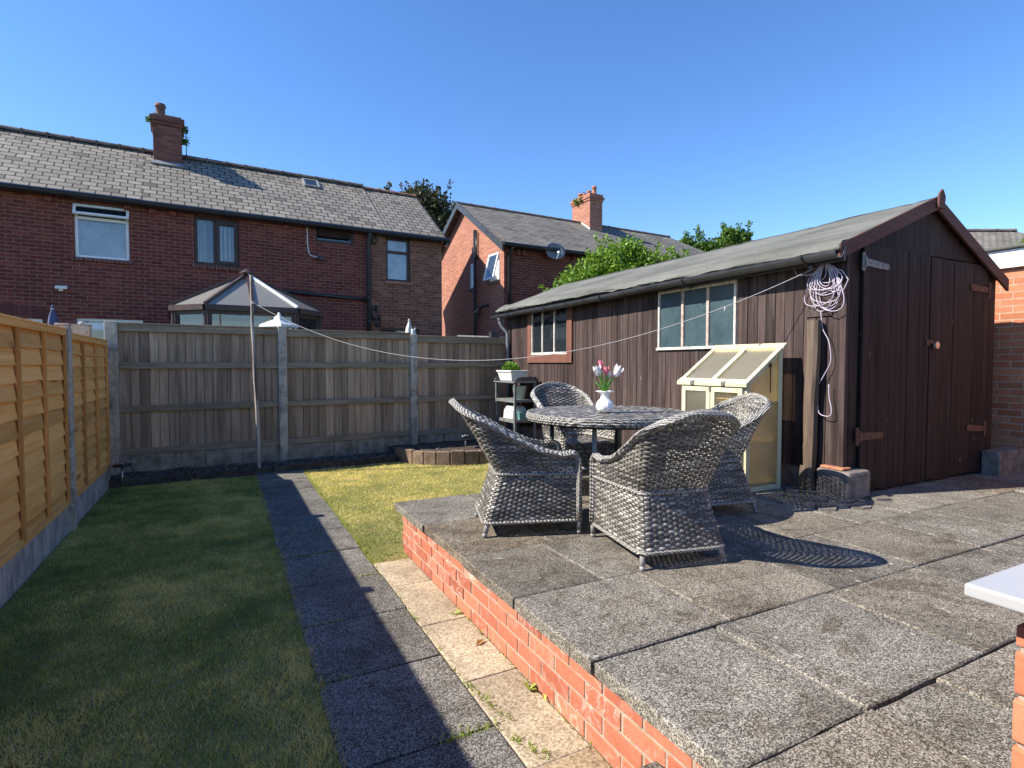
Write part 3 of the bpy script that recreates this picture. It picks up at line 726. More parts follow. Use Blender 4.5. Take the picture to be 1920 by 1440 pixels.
# ------------------------------------------------------------------ timber shed
sh = thing('timber_shed', 'long dark brown timber shed with grey felt roof and double doors', 'shed', (4.52,2.85,ZP))
WX, WY = 4.52, 2.85
wins = [(3.92,5.03,1.64,2.30),(6.97,8.03,1.63,2.28)]
b = MB(); y = WY+.02
while y < 8.93:
    bw = random.uniform(.088,.118); y1 = min(y+bw, 8.95)
    for (a, c_, z0, z1) in wins:
        if y < a < y1: y1 = a
        if y < c_ < y1: y1 = c_
    cuts = [(.56 if y < 4.5 else .42, 2.42)]
    for (a, c_, z0, z1) in wins:
        if a-.001 <= y and y1 <= c_+.001: cuts = [(.42, z0-.0), (z1, 2.42)]
    sh_ = random.random(); dx = random.uniform(-.002,.002)
    for z0, z1 in cuts:
        zz = z0+(random.uniform(-.012,.012) if z0 < .6 else 0)
        b.box(WX+dx, WX+.018, y+.0034, y1-.0034, zz, z1, 0, sh_)
    y = y1
for (a, c_, z0, z1) in [(WY+.02,3.92,.45,2.42),(5.03,6.97,.45,2.42),(8.03,8.93,.45,2.42),(3.92,5.03,.45,1.64),(6.97,8.03,.45,1.63),(3.92,5.03,2.3,2.42),(6.97,8.03,2.28,2.42)]:
    b.box(WX+.020, WX+.05, a, c_, z0, z1, 1)
b.box(WX+.01, WX+.06, WY+.3, 8.95, ZP-.3, .56, 2)
obj('side_wall', b, [M['shed_side'], M['dark_back'], M['stone_block']], sh)
b = MB()
b.box(6.98, 7.02, WY+.03, 8.95, 0, 2.36); b.box(WX+.02, 7.02, 8.92, 8.95, 0, 2.36)
b.face([(WX,8.95,2.36),(5.78,8.95,2.93),(7.02,8.95,2.36)])
b.box(WX+.05, 6.97, WY+.06, 8.9, ZP-.02, ZP+.02)
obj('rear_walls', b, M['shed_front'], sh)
def zrake(x): return (2.40+(x-4.40)*.400) if x < 5.78 else (2.952-(x-5.78)*.47)
b = MB(); x = WX
while x < 7.01:
    x1 = min(x+random.uniform(.085,.115), 7.02); s1 = random.random()
    for k in (4.735, 6.80, 5.78):
        if x < k < x1: x1 = k
    zb = 2.46 if (x >= 4.73 and x1 <= 6.81) else (.62 if x < 4.735 else .42)
    b.prism([(x+.002,WY,zb),(x1-.002,WY,zb),(x1-.002,WY,zrake(x1)-.02),(x+.002,WY,zrake(x)-.02)], (0,.018,0), 0, s1)
    x = x1
b.prism([(WX+.01,WY+.022,.45),(7.0,WY+.022,.45),(7.0,WY+.022,2.33),(5.78,WY+.022,2.9),(WX+.01,WY+.022,2.4)], (0,.02,0), 1)
obj('front_wall', b, [M['shed_front'], M['dark_back']], sh)
b = MB(); b.box(4.512,4.545,2.822,2.87,.62,2.40,0,.8); b.box(4.548,4.585,2.838,2.852,.62,2.4,0,.6)
obj('corner_trim', b, M['shed_side'], sh, bevel=.003)
b = MB(); b.box(4.507,4.519,2.94,3.17,1.87,2.33,0,.55); obj('patch_board', b, M['shed_side'], sh, bevel=.002)
def door(x0, x1, zt, hinges, lab=None):
    b = MB(); x = x0
    while x < x1-.01:
        xb = min(x+random.uniform(.082,.108), x1); 
        if x1-xb < .04: xb = x1
        b.box(x+.0018, xb-.0018, 2.824+random.uniform(-.002,.002), 2.845, .392+random.uniform(-.008,.01), zt, 0, random.random()); x = xb
    b.box(x0+.01, x1-.01, 2.8455, 2.849, .42, zt-.02, 0, .2)
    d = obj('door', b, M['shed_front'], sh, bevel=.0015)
    for (hx0, hx1, z, drop, mt) in hinges:
        h = MB(); P0 = Vector((hx0,2.819,z)); P1 = Vector((hx1,2.819,z+drop)); dd = (P1-P0)
        h.prism([P0+Vector((0,0,-.032)), P1+Vector((0,0,-.026)), P1+dd*.05, P1+Vector((0,0,.026)), P0+Vector((0,0,.032))], (0,-.006,0))
        px = hx0 if abs(hx0-x0) < abs(hx1-x0) and abs(hx0-x0) < .3 else hx1
        pz = z if px == hx0 else z+drop
        px += -.03 if px == hx0 else .03
        h.box(px-.018, px+.018, 2.812, 2.823, pz-.075, pz+.075); h.tube([(px+(.02 if px < hx0 else -.02),2.811,pz-.05),(px+(.02 if px < hx0 else -.02),2.811,pz+.05)], .010, 8)
        for k in range(3):
            q = P0+dd*(.2+.28*k); h.tube([q+Vector((0,-.006,0)), q+Vector((0,-.010,0))], .008, 8)
        obj('hinge', h, M[mt], d, bevel=.001)
    return d
d1 = door(4.742, 5.748, 2.455, [(4.755,5.075,2.315,-.022,'zinc'),(4.72,5.045,.862,-.008,'rust')])
d2 = door(5.764, 6.795, 2.440, [(6.46,6.79,2.21,-.008,'rust'),(6.455,6.77,.845,-.025,'rust')])
h = MB(); h.box(5.70,5.745,2.812,2.823,1.635,1.69); h.box(5.74,5.815,2.806,2.815,1.655,1.68); h.tube([(5.795,2.80,1.667),(5.81,2.797,1.66),(5.815,2.797,1.645)], .006, 6)
hs_ = obj('hasp', h, M['rust'], d2)
h = MB(); h.tube([(5.83,2.812,1.64),(5.83,2.785,1.64)], .034, 18); obj('padlock', h, M['brass'], hs_, bevel=.004)
# felt roof
def slope(xe, ze, xr, zr, name):
    b = MB(); ny, nx = 90, 14; Y0, Y1 = 2.792, 9.06
    def P(i, j, dz=0):
        t = j/nx; y = Y0+(Y1-Y0)*i/ny; x = xe+(xr-xe)*t; z = ze+(zr-ze)*t
        e = (1-t)**4
        x += e*(.022*mnoise.noise((y*2.3, 1, 7))+.012*mnoise.noise((y*9, 1, 3)))
        z += .016*mnoise.noise((x*2.2, y*1.1, 4))+.006*mnoise.noise((x*7, y*5, 9))-.03*t*math.sin(PI*i/ny)*(.6)
        z += e*(.016*mnoise.noise((y*1.6, 3, 2))+.012*mnoise.noise((y*6, 8, 2))); z -= .008*(abs(((y-3.0)*1.02) % 1-.5) > .475)
        return (x, y, z+dz)
    nv = (nx+1); vs = [P(i,j) for i in range(ny+1) for j in range(nv)]+[P(i,j,-.028) for i in range(ny+1) for j in range(nv)]
    o2 = (ny+1)*nv; fs = []
    fl = xe > xr
    for i in range(ny):
        for j in range(nx):
            a = i*nv+j; q = (a, a+1, a+nv+1, a+nv)
            fs.append(q if fl == False else tuple(reversed(q))); q = tuple(o2+k for k in q); fs.append(tuple(reversed(q)) if fl == False else q)
    for i in range(ny):
        a = i*nv; fs.append((a, a+nv, o2+a+nv, o2+a)); a += nx; fs.append((a+nv, a, o2+a, o2+a+nv))
    for j in range(nx):
        fs.append((j+1, j, o2+j, o2+j+1)); a = ny*nv+j; fs.append((a, a+1, o2+a+1, o2+a))
    b.raw(vs, fs); return b
rf = slope(4.355, 2.412, 5.79, 2.985, 'roof'); r2 = slope(7.12, 2.345, 5.78, 2.985, 'roof'); n0 = len(rf.v)
rf.raw(r2.v, r2.f)
obj('felt_roof', rf, M['felt'], sh, smooth=True)
b = MB()   # ragged doubled felt edge hanging over the eave
def fe(i, t):
    y = 2.795+(9.06-2.795)*i/120
    return (4.345+.05*t+.014*mnoise.noise((y*2.9,4,1)), y, 2.418+.030*t+.014*mnoise.noise((y*1.7,t*2,6))+.010*mnoise.noise((y*8,t,6))-(0 if t else .032+.012*mnoise.noise((y*5,2,9))))
for i in range(120):
    b.face([fe(i,0), fe(i,1), fe(i+1,1), fe(i+1,0)][::-1]); b.face([fe(i,1), fe(i,3.2), fe(i+1,3.2), fe(i+1,1)][::-1])
obj('felt_edge', b, M['felt'], sh, smooth=True)
b = MB(); A = Vector((4.365,2.785,2.385)); B_ = Vector((5.78,2.785,2.950)); b.prism([A+Vector((0,0,-.085)), B_+Vector((0,0,-.085)), B_+Vector((0,0,.035)), A+Vector((0,0,.035))], (0,.024,0), 0, .5)
obj('bargeboard', b, M['barge'], sh, bevel=.003)
b = MB(); A = Vector((5.78,2.785,2.950)); B_ = Vector((7.135,2.785,2.295)); b.prism([A+Vector((0,0,-.085)), B_+Vector((0,0,-.085)), B_+Vector((0,0,.035)), A+Vector((0,0,.035))], (0,.024,0), 0, .2)
obj('bargeboard', b, M['barge'], sh, bevel=.003)
b = MB(); b.prism([(5.73,2.78,2.87),(5.83,2.78,2.87),(5.845,2.78,2.98),(5.81,2.78,3.03),(5.79,2.78,3.045),(5.742,2.78,2.99)], (0,-.020,0), 0, .6); obj('finial_board', b, M['barge'], sh, bevel=.004)
# gutter: half round channel, fascia, brackets, downpipe
b = MB(); ys = [2.775+i*(9.13-2.775)/16 for i in range(17)]
prof = [(.062*math.cos(a), .062*math.sin(a)) for a in [PI+PI*k/8 for k in range(9)]]
inn = [(.056*math.cos(a), .056*math.sin(a)) for a in [2*PI-PI*k/8 for k in range(9)]]
pr = prof+inn; k = len(pr)
def gz(y): return 2.372-.010*(y-2.7)+.006*math.sin(y*1.7)
vs = [(4.335+p[0], y, gz(y)+p[1]) for y in ys for p in pr]
fs = [(i*k+j, i*k+(j+1) % k, (i+1)*k+(j+1) % k, (i+1)*k+j) for i in range(16) for j in range(k)]+[tuple(reversed(range(k))), tuple(16*k+j for j in range(k))]
b.raw(vs, [tuple(reversed(f)) for f in fs]); b.box(4.40,4.425,2.78,9.02,2.29,2.40)
gt = obj('gutter', b, M['gutter_grey'], sh, smooth=False)
for y in (3.06,4.42,5.86,7.25,8.45):
    b = MB(); b.tube([(4.335+.067*math.cos(a), y, gz(y)+.067*math.sin(a)) for a in [PI*.98+PI*1.04*q/10 for q in range(11)]], .010, 6); b.box(4.395,4.41,y-.02,y+.02,gz(y)-.10,gz(y)+.01); obj('bracket', b, M['black_plastic'], gt, smooth=False)
b = MB(); b.tube([(4.335,8.86,2.26),(4.335,8.86,2.20),(4.36,8.85,2.14),(4.45,8.82,2.03),(4.465,8.815,1.97),(4.465,8.815,.1)], .034, 10); b.tube([(4.335,8.86,2.30),(4.335,8.86,2.22)], .045, 10)
obj('downpipe', b, M['downpipe_grey'], sh, smooth=True)
# shed windows
f_ = MB(); f_.box(4.500,4.545,3.92,3.945,1.655,2.30); f_.box(4.500,4.545,5.005,5.03,1.655,2.30); f_.box(4.492,4.55,3.90,5.05,1.625,1.655); f_.box(4.505,4.545,3.945,5.005,2.27,2.30)
wf_ = obj('window', f_, M['old_white'], sh, bevel=.003)
for y in (4.285, 4.645):
    m = MB(); m.box(4.503,4.540,y-.017,y+.017,1.655,2.27); obj('mullion', m, M['old_pink'], wf_, bevel=.003)
for a, c_ in ((3.945,4.268),(4.302,4.628),(4.662,5.005)):
    m = MB(); m.box(4.522,4.526,a,c_,1.655,2.27); obj('pane', m, M['shed_glass'], wf_)
f_ = MB(); f_.box(4.492,4.519,6.83,6.965,1.50,2.30); f_.box(4.492,4.519,8.035,8.165,1.50,2.30); f_.box(4.490,4.519,6.83,8.165,1.485,1.612)
wf_ = obj('window', f_, M['shed_frame'], sh, bevel=.003); wf_['label'] = 'small shed window in a red brown frame'
m = MB(); m.box(4.497,4.54,6.965,8.035,1.612,1.648); m.box(4.505,4.54,6.965,6.985,1.648,2.28); m.box(4.505,4.54,8.015,8.035,1.648,2.28)
for y in (7.34,7.70): m.box(4.508,4.538,y-.013,y+.013,1.648,2.28)
obj('sash', m, M['old_white'], wf_, bevel=.002)
for a, c_ in ((6.985,7.327),(7.353,7.687),(7.713,8.015)):
    m = MB(); m.box(4.524,4.527,a,c_,1.648,2.28); obj('pane', m, M['glass_dark'], wf_)
cu = plain('green_grey_curtain', (.16,.20,.19), .9, .2, 6)
for (a, c_, top) in ((7.75,8.03,8.0),(6.98,7.25,7.0)):
    m = MB(); q = 10
    for i in range(q):
        def cp(i, z): 
            t = i/q; w_ = (z-1.6)/.7; y = a+(c_-a)*t
            y = y+(top-y)*max(0,w_)*.75; return (4.60+.02*math.sin(t*19), y, z)
        for z0, z1 in ((1.62,1.85),(1.85,2.08),(2.08,2.3)): m.face([cp(i,z0), cp(i+1,z0), cp(i+1,z1), cp(i,z1)])
    obj('curtain', m, cu, wf_, smooth=True)
m = MB(); m.box(4.95,4.97,6.6,8.4,1.2,2.4); obj('backing', m, M['dark_back'], wf_)
# foundation blocks
m = MB(); m.obox((4.435,2.72,ZP-.03), (.30,.0,0), (.02,.30,0), (.0,.0,.255)); 
fb = obj('foundation_block', m, M['stone_block'], sh, bevel=.025)
m = MB(); m.obox((4.455,2.79,.597), (.12,0,0), (.01,.20,0), (0,0,.022)); obj('clay_brick', m, M['clay_brick'], fb, bevel=.008)
m = MB(); m.box(6.74,7.27,2.66,2.815,ZP-.03,.605); obj('foundation_block', m, M['stone_block'], sh, bevel=.015)
# rotten post against the shed
m = MB(); nseg = 22; vs = []; fs = []
for i in range(nseg+1):
    t = i/nseg; z = ZP-.02+1.485*t
    wy = .052-.014*math.exp(-((t-.12)/.14)**2)-.012*max(0,.35-t); cy = 3.068+.012*math.sin(t*5); cxp = 4.452
    for j in range(12):
        a = 2*PI*j/12; ca, sa = math.cos(a), math.sin(a); p = 5
        rr = (abs(ca)**p+abs(sa)**p)**(-1/p); nz = 1+.13*mnoise.noise((ca*1.5, sa*1.5, z*4))+.10*mnoise.noise((ca*4, sa*4, z*1.2))
        vs.append((cxp+.046*rr*ca*nz, cy+wy*rr*sa*nz, z))
fs = [(i*12+j, i*12+(j+1) % 12, (i+1)*12+(j+1) % 12, (i+1)*12+j) for i in range(nseg) for j in range(12)]+[tuple(nseg*12+j for j in range(12))]
m.raw(vs, fs)
tag(obj('wooden_post', m, M['post_wood'], org=(4.45,3.13,ZP)), 'old rotting timber post standing against the shed wall near its corner', 'post')
m = MB(); m.obox((4.38,3.085,ZP-.01), (.016,0,.0), (0,.05,0), (.02,-.01,.24)); tag(obj('broken_stake', m, M['post_wood'], org=(4.38,3.08,ZP)), 'short split stake at the foot of the rotting post', 'stake')
# rope coil on its hook
m = MB(); H0 = Vector((4.475,2.985,2.315))
for k in range(14):
    w_ = random.uniform(.04,.17); hgt = random.uniform(.16,.47); cy = random.uniform(-.07,.07); dx = random.uniform(-.035,.02); tl = random.uniform(-.25,.25); pts = []
    for i in range(22):
        a = 2*PI*i/22; q = (1-math.cos(a))/2; zz = -hgt*q
        yy = math.sin(a)*w_*(.35+.9*q)+cy*q+tl*hgt*q*.5
        pts.append(H0+Vector((dx*q+.006*math.sin(3*a+k), yy, zz+.012*math.sin(2*a+k))))
    m.tube(pts, .0037, 6, closed=True)
m.tube([H0+Vector((0,.02,0)), H0+Vector((-.02,.16,.02)), H0+Vector((-.02,.27,-.02)), H0+Vector((-.02,.24,-.08)), H0+Vector((-.01,.10,-.09)), H0+Vector((0,.03,-.06))], .0040, 6)
m.tube([H0+Vector((0,-.05,-.05)), H0+Vector((-.01,-.15,-.09)), H0+Vector((-.01,-.205,-.17)), H0+Vector((-.01,-.17,-.245)), H0+Vector((-.01,-.08,-.255)), H0+Vector((0,-.03,-.22))], .0040, 6)
tr = [(0,.03,-.40),(0,.01,-.55),(0,-.045,-.66),(0,-.065,-.82),(0,-.01,-.94),(0,.04,-1.03),(0,.045,-1.13),(-.004,.03,-1.25),(-.01,-.02,-1.28),(-.01,-.075,-1.275),(-.008,-.085,-1.22),(-.004,-.06,-1.12),(-.002,-.055,-1.0)]
fine = []
for i in range(len(tr)-1):
    a0 = Vector(tr[max(i-1,0)]); a1 = Vector(tr[i]); a2 = Vector(tr[i+1]); a3 = Vector(tr[min(i+2,len(tr)-1)])
    for s_i in range(5):
        u = s_i/5; fine.append(H0+.5*((2*a1)+(a2-a0)*u+(2*a0-5*a1+4*a2-a3)*u*u+(3*a1-a0-3*a2+a3)*u**3))
m.tube(fine, .0038, 6)
rc = thing('rope_coil', 'tangled pale lilac rope coil hanging from a hook at the shed corner', 'rope', H0)
obj('rope', m, M['rope_lilac'], rc, smooth=True)
m = MB(); m.tube([(4.52,3.02,2.33),(4.47,3.02,2.325),(4.455,3.02,2.345)], .007, 6); obj('hook', m, M['rust'], rc)

# ------------------------------------------------------------------ small wooden greenhouse
gh = thing('cold_frame', 'tall cream wooden mini greenhouse with clear plastic panes beside the shed', 'greenhouse', (4.1,3.6,ZP))
gx0, gx1, gy0, gy1, gb, gf, gk = 3.91, 4.355, 3.275, 4.03, ZP-.018, 1.295, 1.605
b = MB(); pw = .042
for (x, y, zt) in ((gx0,gy0,gf),(gx0,gy1-pw,gf),(gx1-pw,gy0,gk),(gx1-pw,gy1-pw,gk)): b.box(x, x+pw, y, y+pw, gb, zt, 0, random.random())
b.box(gx0+.004,gx0+pw-.004,gy0+pw,gy1-pw,gb+.03,gb+.09,0,.5); b.box(gx0+.004,gx0+pw-.004,gy0+pw,gy1-pw,gf-.045,gf,0,.6)
b.box(gx1-pw+.004,gx1-.004,gy0+pw,gy1-pw,gk-.05,gk,0,.5); b.box(gx1-pw+.004,gx1-.004,gy0+pw,gy1-pw,gb+.03,gb+.09,0,.4)
for y in (gy0+.006, gy1-pw+.006):
    b.box(gx0+pw,gx1-pw,y,y+.028,gb+.02,gb+.065,0,.4)
    sl = (gk-gf)/(gx1-gx0); b.prism([(gx0+pw,y,gf+sl*pw-.045),(gx1-pw,y,gk-sl*pw-.045),(gx1-pw,y,gk-sl*pw),(gx0+pw,y,gf+sl*pw)], (0,.028,0), 0, .6)
obj('frame', b, M['cream_wood'], gh, bevel=.003)
def ghz(x): return gf+(x-gx0)*(gk-gf)/(gx1-gx0)
for y in (gy0+.012, gy1-.016):
    m = MB(); m.prism([(gx0+pw,y,gb+.065),(gx1-pw,y,gb+.065),(gx1-pw,y,ghz(gx1-pw)-.045),(gx0+pw,y,ghz(gx0+pw)-.045)], (0,.005,0)); obj('side_pane', m, M['poly_side'], gh)
m = MB(); m.box(gx1-.02,gx1-.015,gy0+pw,gy1-pw,gb+.09,gk-.05); obj('back_pane', m, M['poly'], gh)
ym = (gy0+gy1)/2
for (a, c_) in ((gy0+.03,ym-.004),(ym+.004,gy1-.03)):
    m = MB(); x = gx0-.026; z0, z1 = gb+.03, gf-.03; s_ = .045
    m.box(x,x+.024,a,a+s_,z0,z1,0,.6); m.box(x,x+.024,c_-s_,c_,z0,z1,0,.5); m.box(x,x+.024,a+s_,c_-s_,z1-s_,z1,0,.7); m.box(x,x+.024,a+s_,c_-s_,z0,z0+s_,0,.4); m.box(x,x+.024,a+s_,c_-s_,.80,.84,0,.4)
    dr = obj('door', m, M['cream_wood'], gh, bevel=.003)
    m = MB(); m.box(x+.010,x+.014,a+s_,c_-s_,z0+s_,z1-s_); obj('pane', m, M['poly'], dr)
m = MB(); m.box(gx0-.034,gx0-.026,ym-.012,ym+.012,gf-.07,gf-.01); obj('catch', m, M['zinc'], gh)
# hinged roof lid
lx0, lx1 = gx0-.035, gx1+.015; m = MB()
def lz(x): return ghz(x)+.004
def lidbar(xa, xb, ya, yb, mb, h=.028): mb.prism([(xa,ya,lz(xa)),(xb,ya,lz(xb)),(xb,ya,lz(xb)+h),(xa,ya,lz(xa)+h)], (0,yb-ya,0), 0, random.random())
for (ya, yb) in ((gy0-.02,gy0+.025),(ym-.024,ym+.024),(gy1-.025,gy1+.02)): lidbar(lx0, lx1, ya, yb, m)
lidbar(lx0-.004, lx0+.045, gy0-.024, gy1+.024, m, .032); lidbar(lx1-.04, lx1+.004, gy0-.024, gy1+.024, m, .032)
ld = obj('roof_lid', m, M['cream_wood'], gh, bevel=.003)
for (ya, yb) in ((gy0+.025,ym-.024),(ym+.024,gy1-.025)):
    m = MB(); xa, xb = lx0+.045, lx1-.04; m.prism([(xa,ya,lz(xa)+.012),(xb,ya,lz(xb)+.012),(xb,ya,lz(xb)+.017),(xa,ya,lz(xa)+.017)], (0,yb-ya,0)); obj('roof_pane', m, M['poly'], ld)
m = MB()
for y in (gy0+.22, gy0+.58): m.box(lx0-.012,lx0+.02,y-.02,y+.02,lz(lx0)+.004,lz(lx0)+.042)
obj('hinge', m, M['zinc'], ld, bevel=.003)
m = MB(); m.tube([(gx0+.28,gy0-.006,ghz(gx0+.28)-.02),(gx0+.28,gy0-.006,ghz(gx0+.28)-.27)], .006, 6); m.box(gx0+.27,gx0+.29,gy0-.012,gy0+.004,ghz(gx0+.28)-.05,ghz(gx0+.28)-.015); obj('lid_stay', m, M['rust'], gh)
for z in (.435,.785,1.13):
    m = MB()
    for k in range(7): x = gx0+.03+k*.056; m.box(x,x+.040,gy0+.019,gy1-.042,z,z+.012,0,random.random())
    m.box(gx0+.045,gx1-.045,gy0+.0195,gy0+.036,z-.022,z-.001,0,.5); m.box(gx0+.05,gx1-.05,gy1-.06,gy1-.043,z-.022,z-.001,0,.5)
    obj('shelf', m, M['cream_slat'], gh)

# ------------------------------------------------------------------ potting bench and what stands on it
pb = thing('potting_bench', 'narrow dark grey potting bench with two shelves at the far corner of the shed', 'bench', (4.25,8.1,.17))
bx0, bx1, by0, by1 = 4.05, 4.44, 7.76, 8.46
for (x, y) in ((bx0,by0),(bx0,by1-.035),(bx1-.035,by0),(bx1-.035,by1-.035)):
    m = MB(); m.box(x,x+.035,y,y+.035,.12,1.165); obj('leg', m, M['bench_grey'], pb, bevel=.003)
m = MB(); m.box(bx0-.02,bx1+.0,by0-.02,by1+.02,1.165,1.185); obj('bench_top', m, M['bench_grey'], pb, bevel=.003)
for z in (.885,.565):
    m = MB()
    for k in range(5): m.box(bx0+.01+k*.076,bx0+.01+k*.076+.062,by0+.036,by1-.036,z,z+.016)
    m.box(bx0+.003,bx0+.03,by0+.036,by1-.036,z-.03,z-.001); m.box(bx0+.036,bx1-.036,by0+.004,by0+.03,z-.025,z+.016); obj('shelf', m, M['bench_grey'], pb)
m = MB()
for y in (by0-.018, by1+.006):
    m.prism([(bx0-.01,y,1.187),(bx1,y,1.187),(bx1,y,1.265),(bx0+.09,y,1.262),(bx0+.03,y,1.245),(bx0,y,1.215)], (0,.012,0))
obj('end_panel', m, M['bench_grey'], pb, bevel=.002)
m = MB(); 
pp = [(bx1-.02,by0,1.187),(bx1-.02,by1,1.187)]+[(bx1-.02,by1-(by1-by0)*k/24,1.272-.026*abs(math.sin(k*PI/6))) for k in range(25)]
m.prism(pp, (.014,0,0)); obj('back_panel', m, M['bench_brown'], pb)
m = MB(); y = by0-.0215
for k in range(4):
    cx_ = bx0+.13+k*.075; m.prism([(cx_+.03*math.cos(a), y, 1.205+.026*max(0,math.sin(a))) for a in [PI*q/8 for q in range(9)]], (0,-.003,0))
m.box(bx0+.09,bx1-.02,y-.003,y,1.238,1.258); obj('scallop_trim', m, M['bench_brown'], pb)
# trough with a leafy plant
tp = thing('plant_trough', 'white rectangular plant trough on top of the grey potting bench', 'planter', (4.22,8.15,1.185))
m = MB(); c0 = Vector((4.21,8.15,1.186))
def ringr(hx, hy, z): return [c0+Vector((sx*hx, sy*hy, z)) for sx, sy in ((-1,-1),(1,-1),(1,1),(-1,1))]
L = [ringr(.105,.20,0), ringr(.118,.215,.02), ringr(.145,.245,.13), ringr(.152,.255,.150), ringr(.165,.268,.152), ringr(.165,.268,.178), ringr(.145,.248,.178), ringr(.135,.238,.13)]
vs = [p for r_ in L for p in r_]; fs = [(i*4+j, i*4+(j+1) % 4, (i+1)*4+(j+1) % 4, (i+1)*4+j) for i in range(7) for j in range(4)]+[(3,2,1,0)]
m.raw(vs, fs); obj('trough', m, M['planter_white'], tp, bevel=.006)
m = MB(); m.face([c0+Vector((sx*.135, sy*.238, .14)) for sx, sy in ((-1,-1),(1,-1),(1,1),(-1,1))]); obj('compost', m, M['soil'], tp)
def leafcloud(mb, blobs, n, size, flat=.6, dens=.33, up=.25):
    tot = sum(b_[3]**2 for b_ in blobs)
    for (bx, by, bz, br) in blobs:
        for k in range(int(n*br*br/tot)):
            v = Vector((random.gauss(0,1), random.gauss(0,1), random.gauss(0,1))).normalized(); rr = br*(random.random()**dens)
            nz = 1+.5*mnoise.noise((v.x*2.2+bx, v.y*2.2+by, v.z*2.2+bz))+.18*mnoise.noise((v.x*6+bx, v.y*6, v.z*6))
            p = Vector((bx,by,bz))+v*rr*nz; p.z = bz+(p.z-bz)*.92
            cl = mnoise.noise((p.x*2.0/max(br,.2), p.y*2.0/max(br,.2), p.z*2.0/max(br,.2)))
            if cl < -.28 and random.random() < .75: continue
            d = (v*.5+Vector((random.gauss(0,.6), random.gauss(0,.6), random.gauss(0,.6)+up))).normalized()
            s_ = d.cross(Vector((random.gauss(0,1), random.gauss(0,1), random.gauss(0,1)))).normalized()
            L_ = size*random.uniform(.6,1.25); w_ = L_*random.uniform(.28,.45)*flat/.6
            mb.face([p-d*L_*.5, p+s_*w_, p+d*L_*.5, p-s_*w_], 0, min(1, max(0, .45+cl*.35+random.gauss(0,.2))))
m = MB(); leafcloud(m, [(4.19,8.22,1.40,.10),(4.20,8.05,1.385,.09),(4.21,8.32,1.39,.08),(4.16,8.13,1.42,.08)], 620, .05, .8)
pl = tag(obj('leafy_plant', m, M['leaf_plant'], org=(4.2,8.15,1.32)), 'bushy bright green plant growing in the white trough on the potting bench', 'plant')
m = MB(); m.lathe([(.085,0),(.115,.20),(.122,.205),(.118,.215),(.105,.215),(.08,.02)], (4.24,7.95,.902), 18)
tag(obj('bucket', m, M['tub_pale'], org=(4.24,7.95,.902), smooth=True), 'pale green plastic bucket on the upper shelf of the potting bench', 'bucket')
m = MB(); c0 = Vector((4.22,8.06,.582)); L = [ringr(.14,.17,0), ringr(.13,.16,.13), ringr(.10,.13,.20), ringr(.06,.09,.215)]
vs = [p for r_ in L for p in r_]; m.raw(vs, [(i*4+j, i*4+(j+1) % 4, (i+1)*4+(j+1) % 4, (i+1)*4+j) for i in range(3) for j in range(4)]+[(3,2,1,0),(12,13,14,15)])
tag(obj('white_container', m, M['planter_white'], org=c0, bevel=.015), 'white plastic container on the lower shelf of the potting bench', 'container')
m = MB(); c0 = Vector((4.27,7.845,.582)); L = [ringr(.10,.035,0), ringr(.11,.04,.10), ringr(.118,.045,.10), ringr(.118,.045,.118)]
vs = [p for r_ in L for p in r_]; m.raw(vs, [(i*4+j, i*4+(j+1) % 4, (i+1)*4+(j+1) % 4, (i+1)*4+j) for i in range(3) for j in range(4)]+[(3,2,1,0),(12,13,14,15)])
tag(obj('teal_tub', m, M['tub_teal'], org=c0, bevel=.006), 'small teal tub beside the white container on the potting bench', 'tub')
# tall grass by the shed wall
m = MB()
for k in range(230):
    x = random.gauss(4.38,.06); y = random.gauss(4.78,.13); hgt = random.uniform(.30,.66); a = random.random()*6.28; ln = random.uniform(.02,.18)
    p0 = Vector((x,y,ZP)); p1 = p0+Vector((math.cos(a)*ln*.3, math.sin(a)*ln*.3, hgt*.6)); p2 = p0+Vector((math.cos(a)*ln, math.sin(a)*ln, hgt)); s_ = Vector((-math.sin(a), math.cos(a), 0))*.004
    if p2.x > 4.5 or p1.x > 4.5: continue
    m.face([p0-s_, p0+s_, p1+s_, p1-s_], 0, random.random()*.7); m.face([p1-s_, p1+s_, p2], 0, random.random())
tag(obj('grass_clump', m, M['leaf_plant'], org=(4.38,4.78,ZP)), 'clump of tall green grass against the shed wall behind the table', 'plant')

# ------------------------------------------------------------------ rattan set
def strand(mb, pts, nrm, h, c0, upv):
    """flat half-round ribbon along pts, edge direction upv"""
    b = len(mb.v)
    for p, n_, u in zip(pts, nrm, upv):
        mb.v.append(tuple(p-u*h*.5)); mb.v.append(tuple(p+n_*.0022)); mb.v.append(tuple(p+u*h*.5))
    for i in range(len(pts)-1):
        a = b+i*3
        mb.f.append((a, a+3, a+4, a+1)); mb.f.append((a+1, a+4, a+5, a+2)); c = c0(i); mb.m += [0,0]; mb.c += [c, c]
def shade(r_, u):
    return min(1, max(0, .47+.40*mnoise.noise((u*13.0, r_*3.7, 1.5))+.20*mnoise.noise((r_*.9, 2.2, 8.8))+random.gauss(0,.07)))
CW, CF, ZW = .268, .30, .385
def smooth(t): t = min(1, max(0, t)); return t*t*(3-2*t)
def section(z):
    if z < ZW:
        t = (z-.085)/(ZW-.085); t = max(0,t); w = .262-.050*t; y = -.318+.095*t; r = .05
    else:
        t = (z-ZW)/(.87-ZW); w = .212+.085*t**.9; y = -.223-.285*t**1.15; r = .05+.14*t**2
    pts = [Vector((-CW, CF)), Vector((-CW*.985-.0, .12)), ]
    pts = [Vector((-CW, CF))]
    c = Vector((-w+r, y+r))
    pts += [c+r*Vector((math.cos(a), math.sin(a))) for a in [PI+PI/2*k/8 for k in range(9)]]
    half = pts; full = half+[Vector((-p.x, p.y)) for p in reversed(half)]
    return full
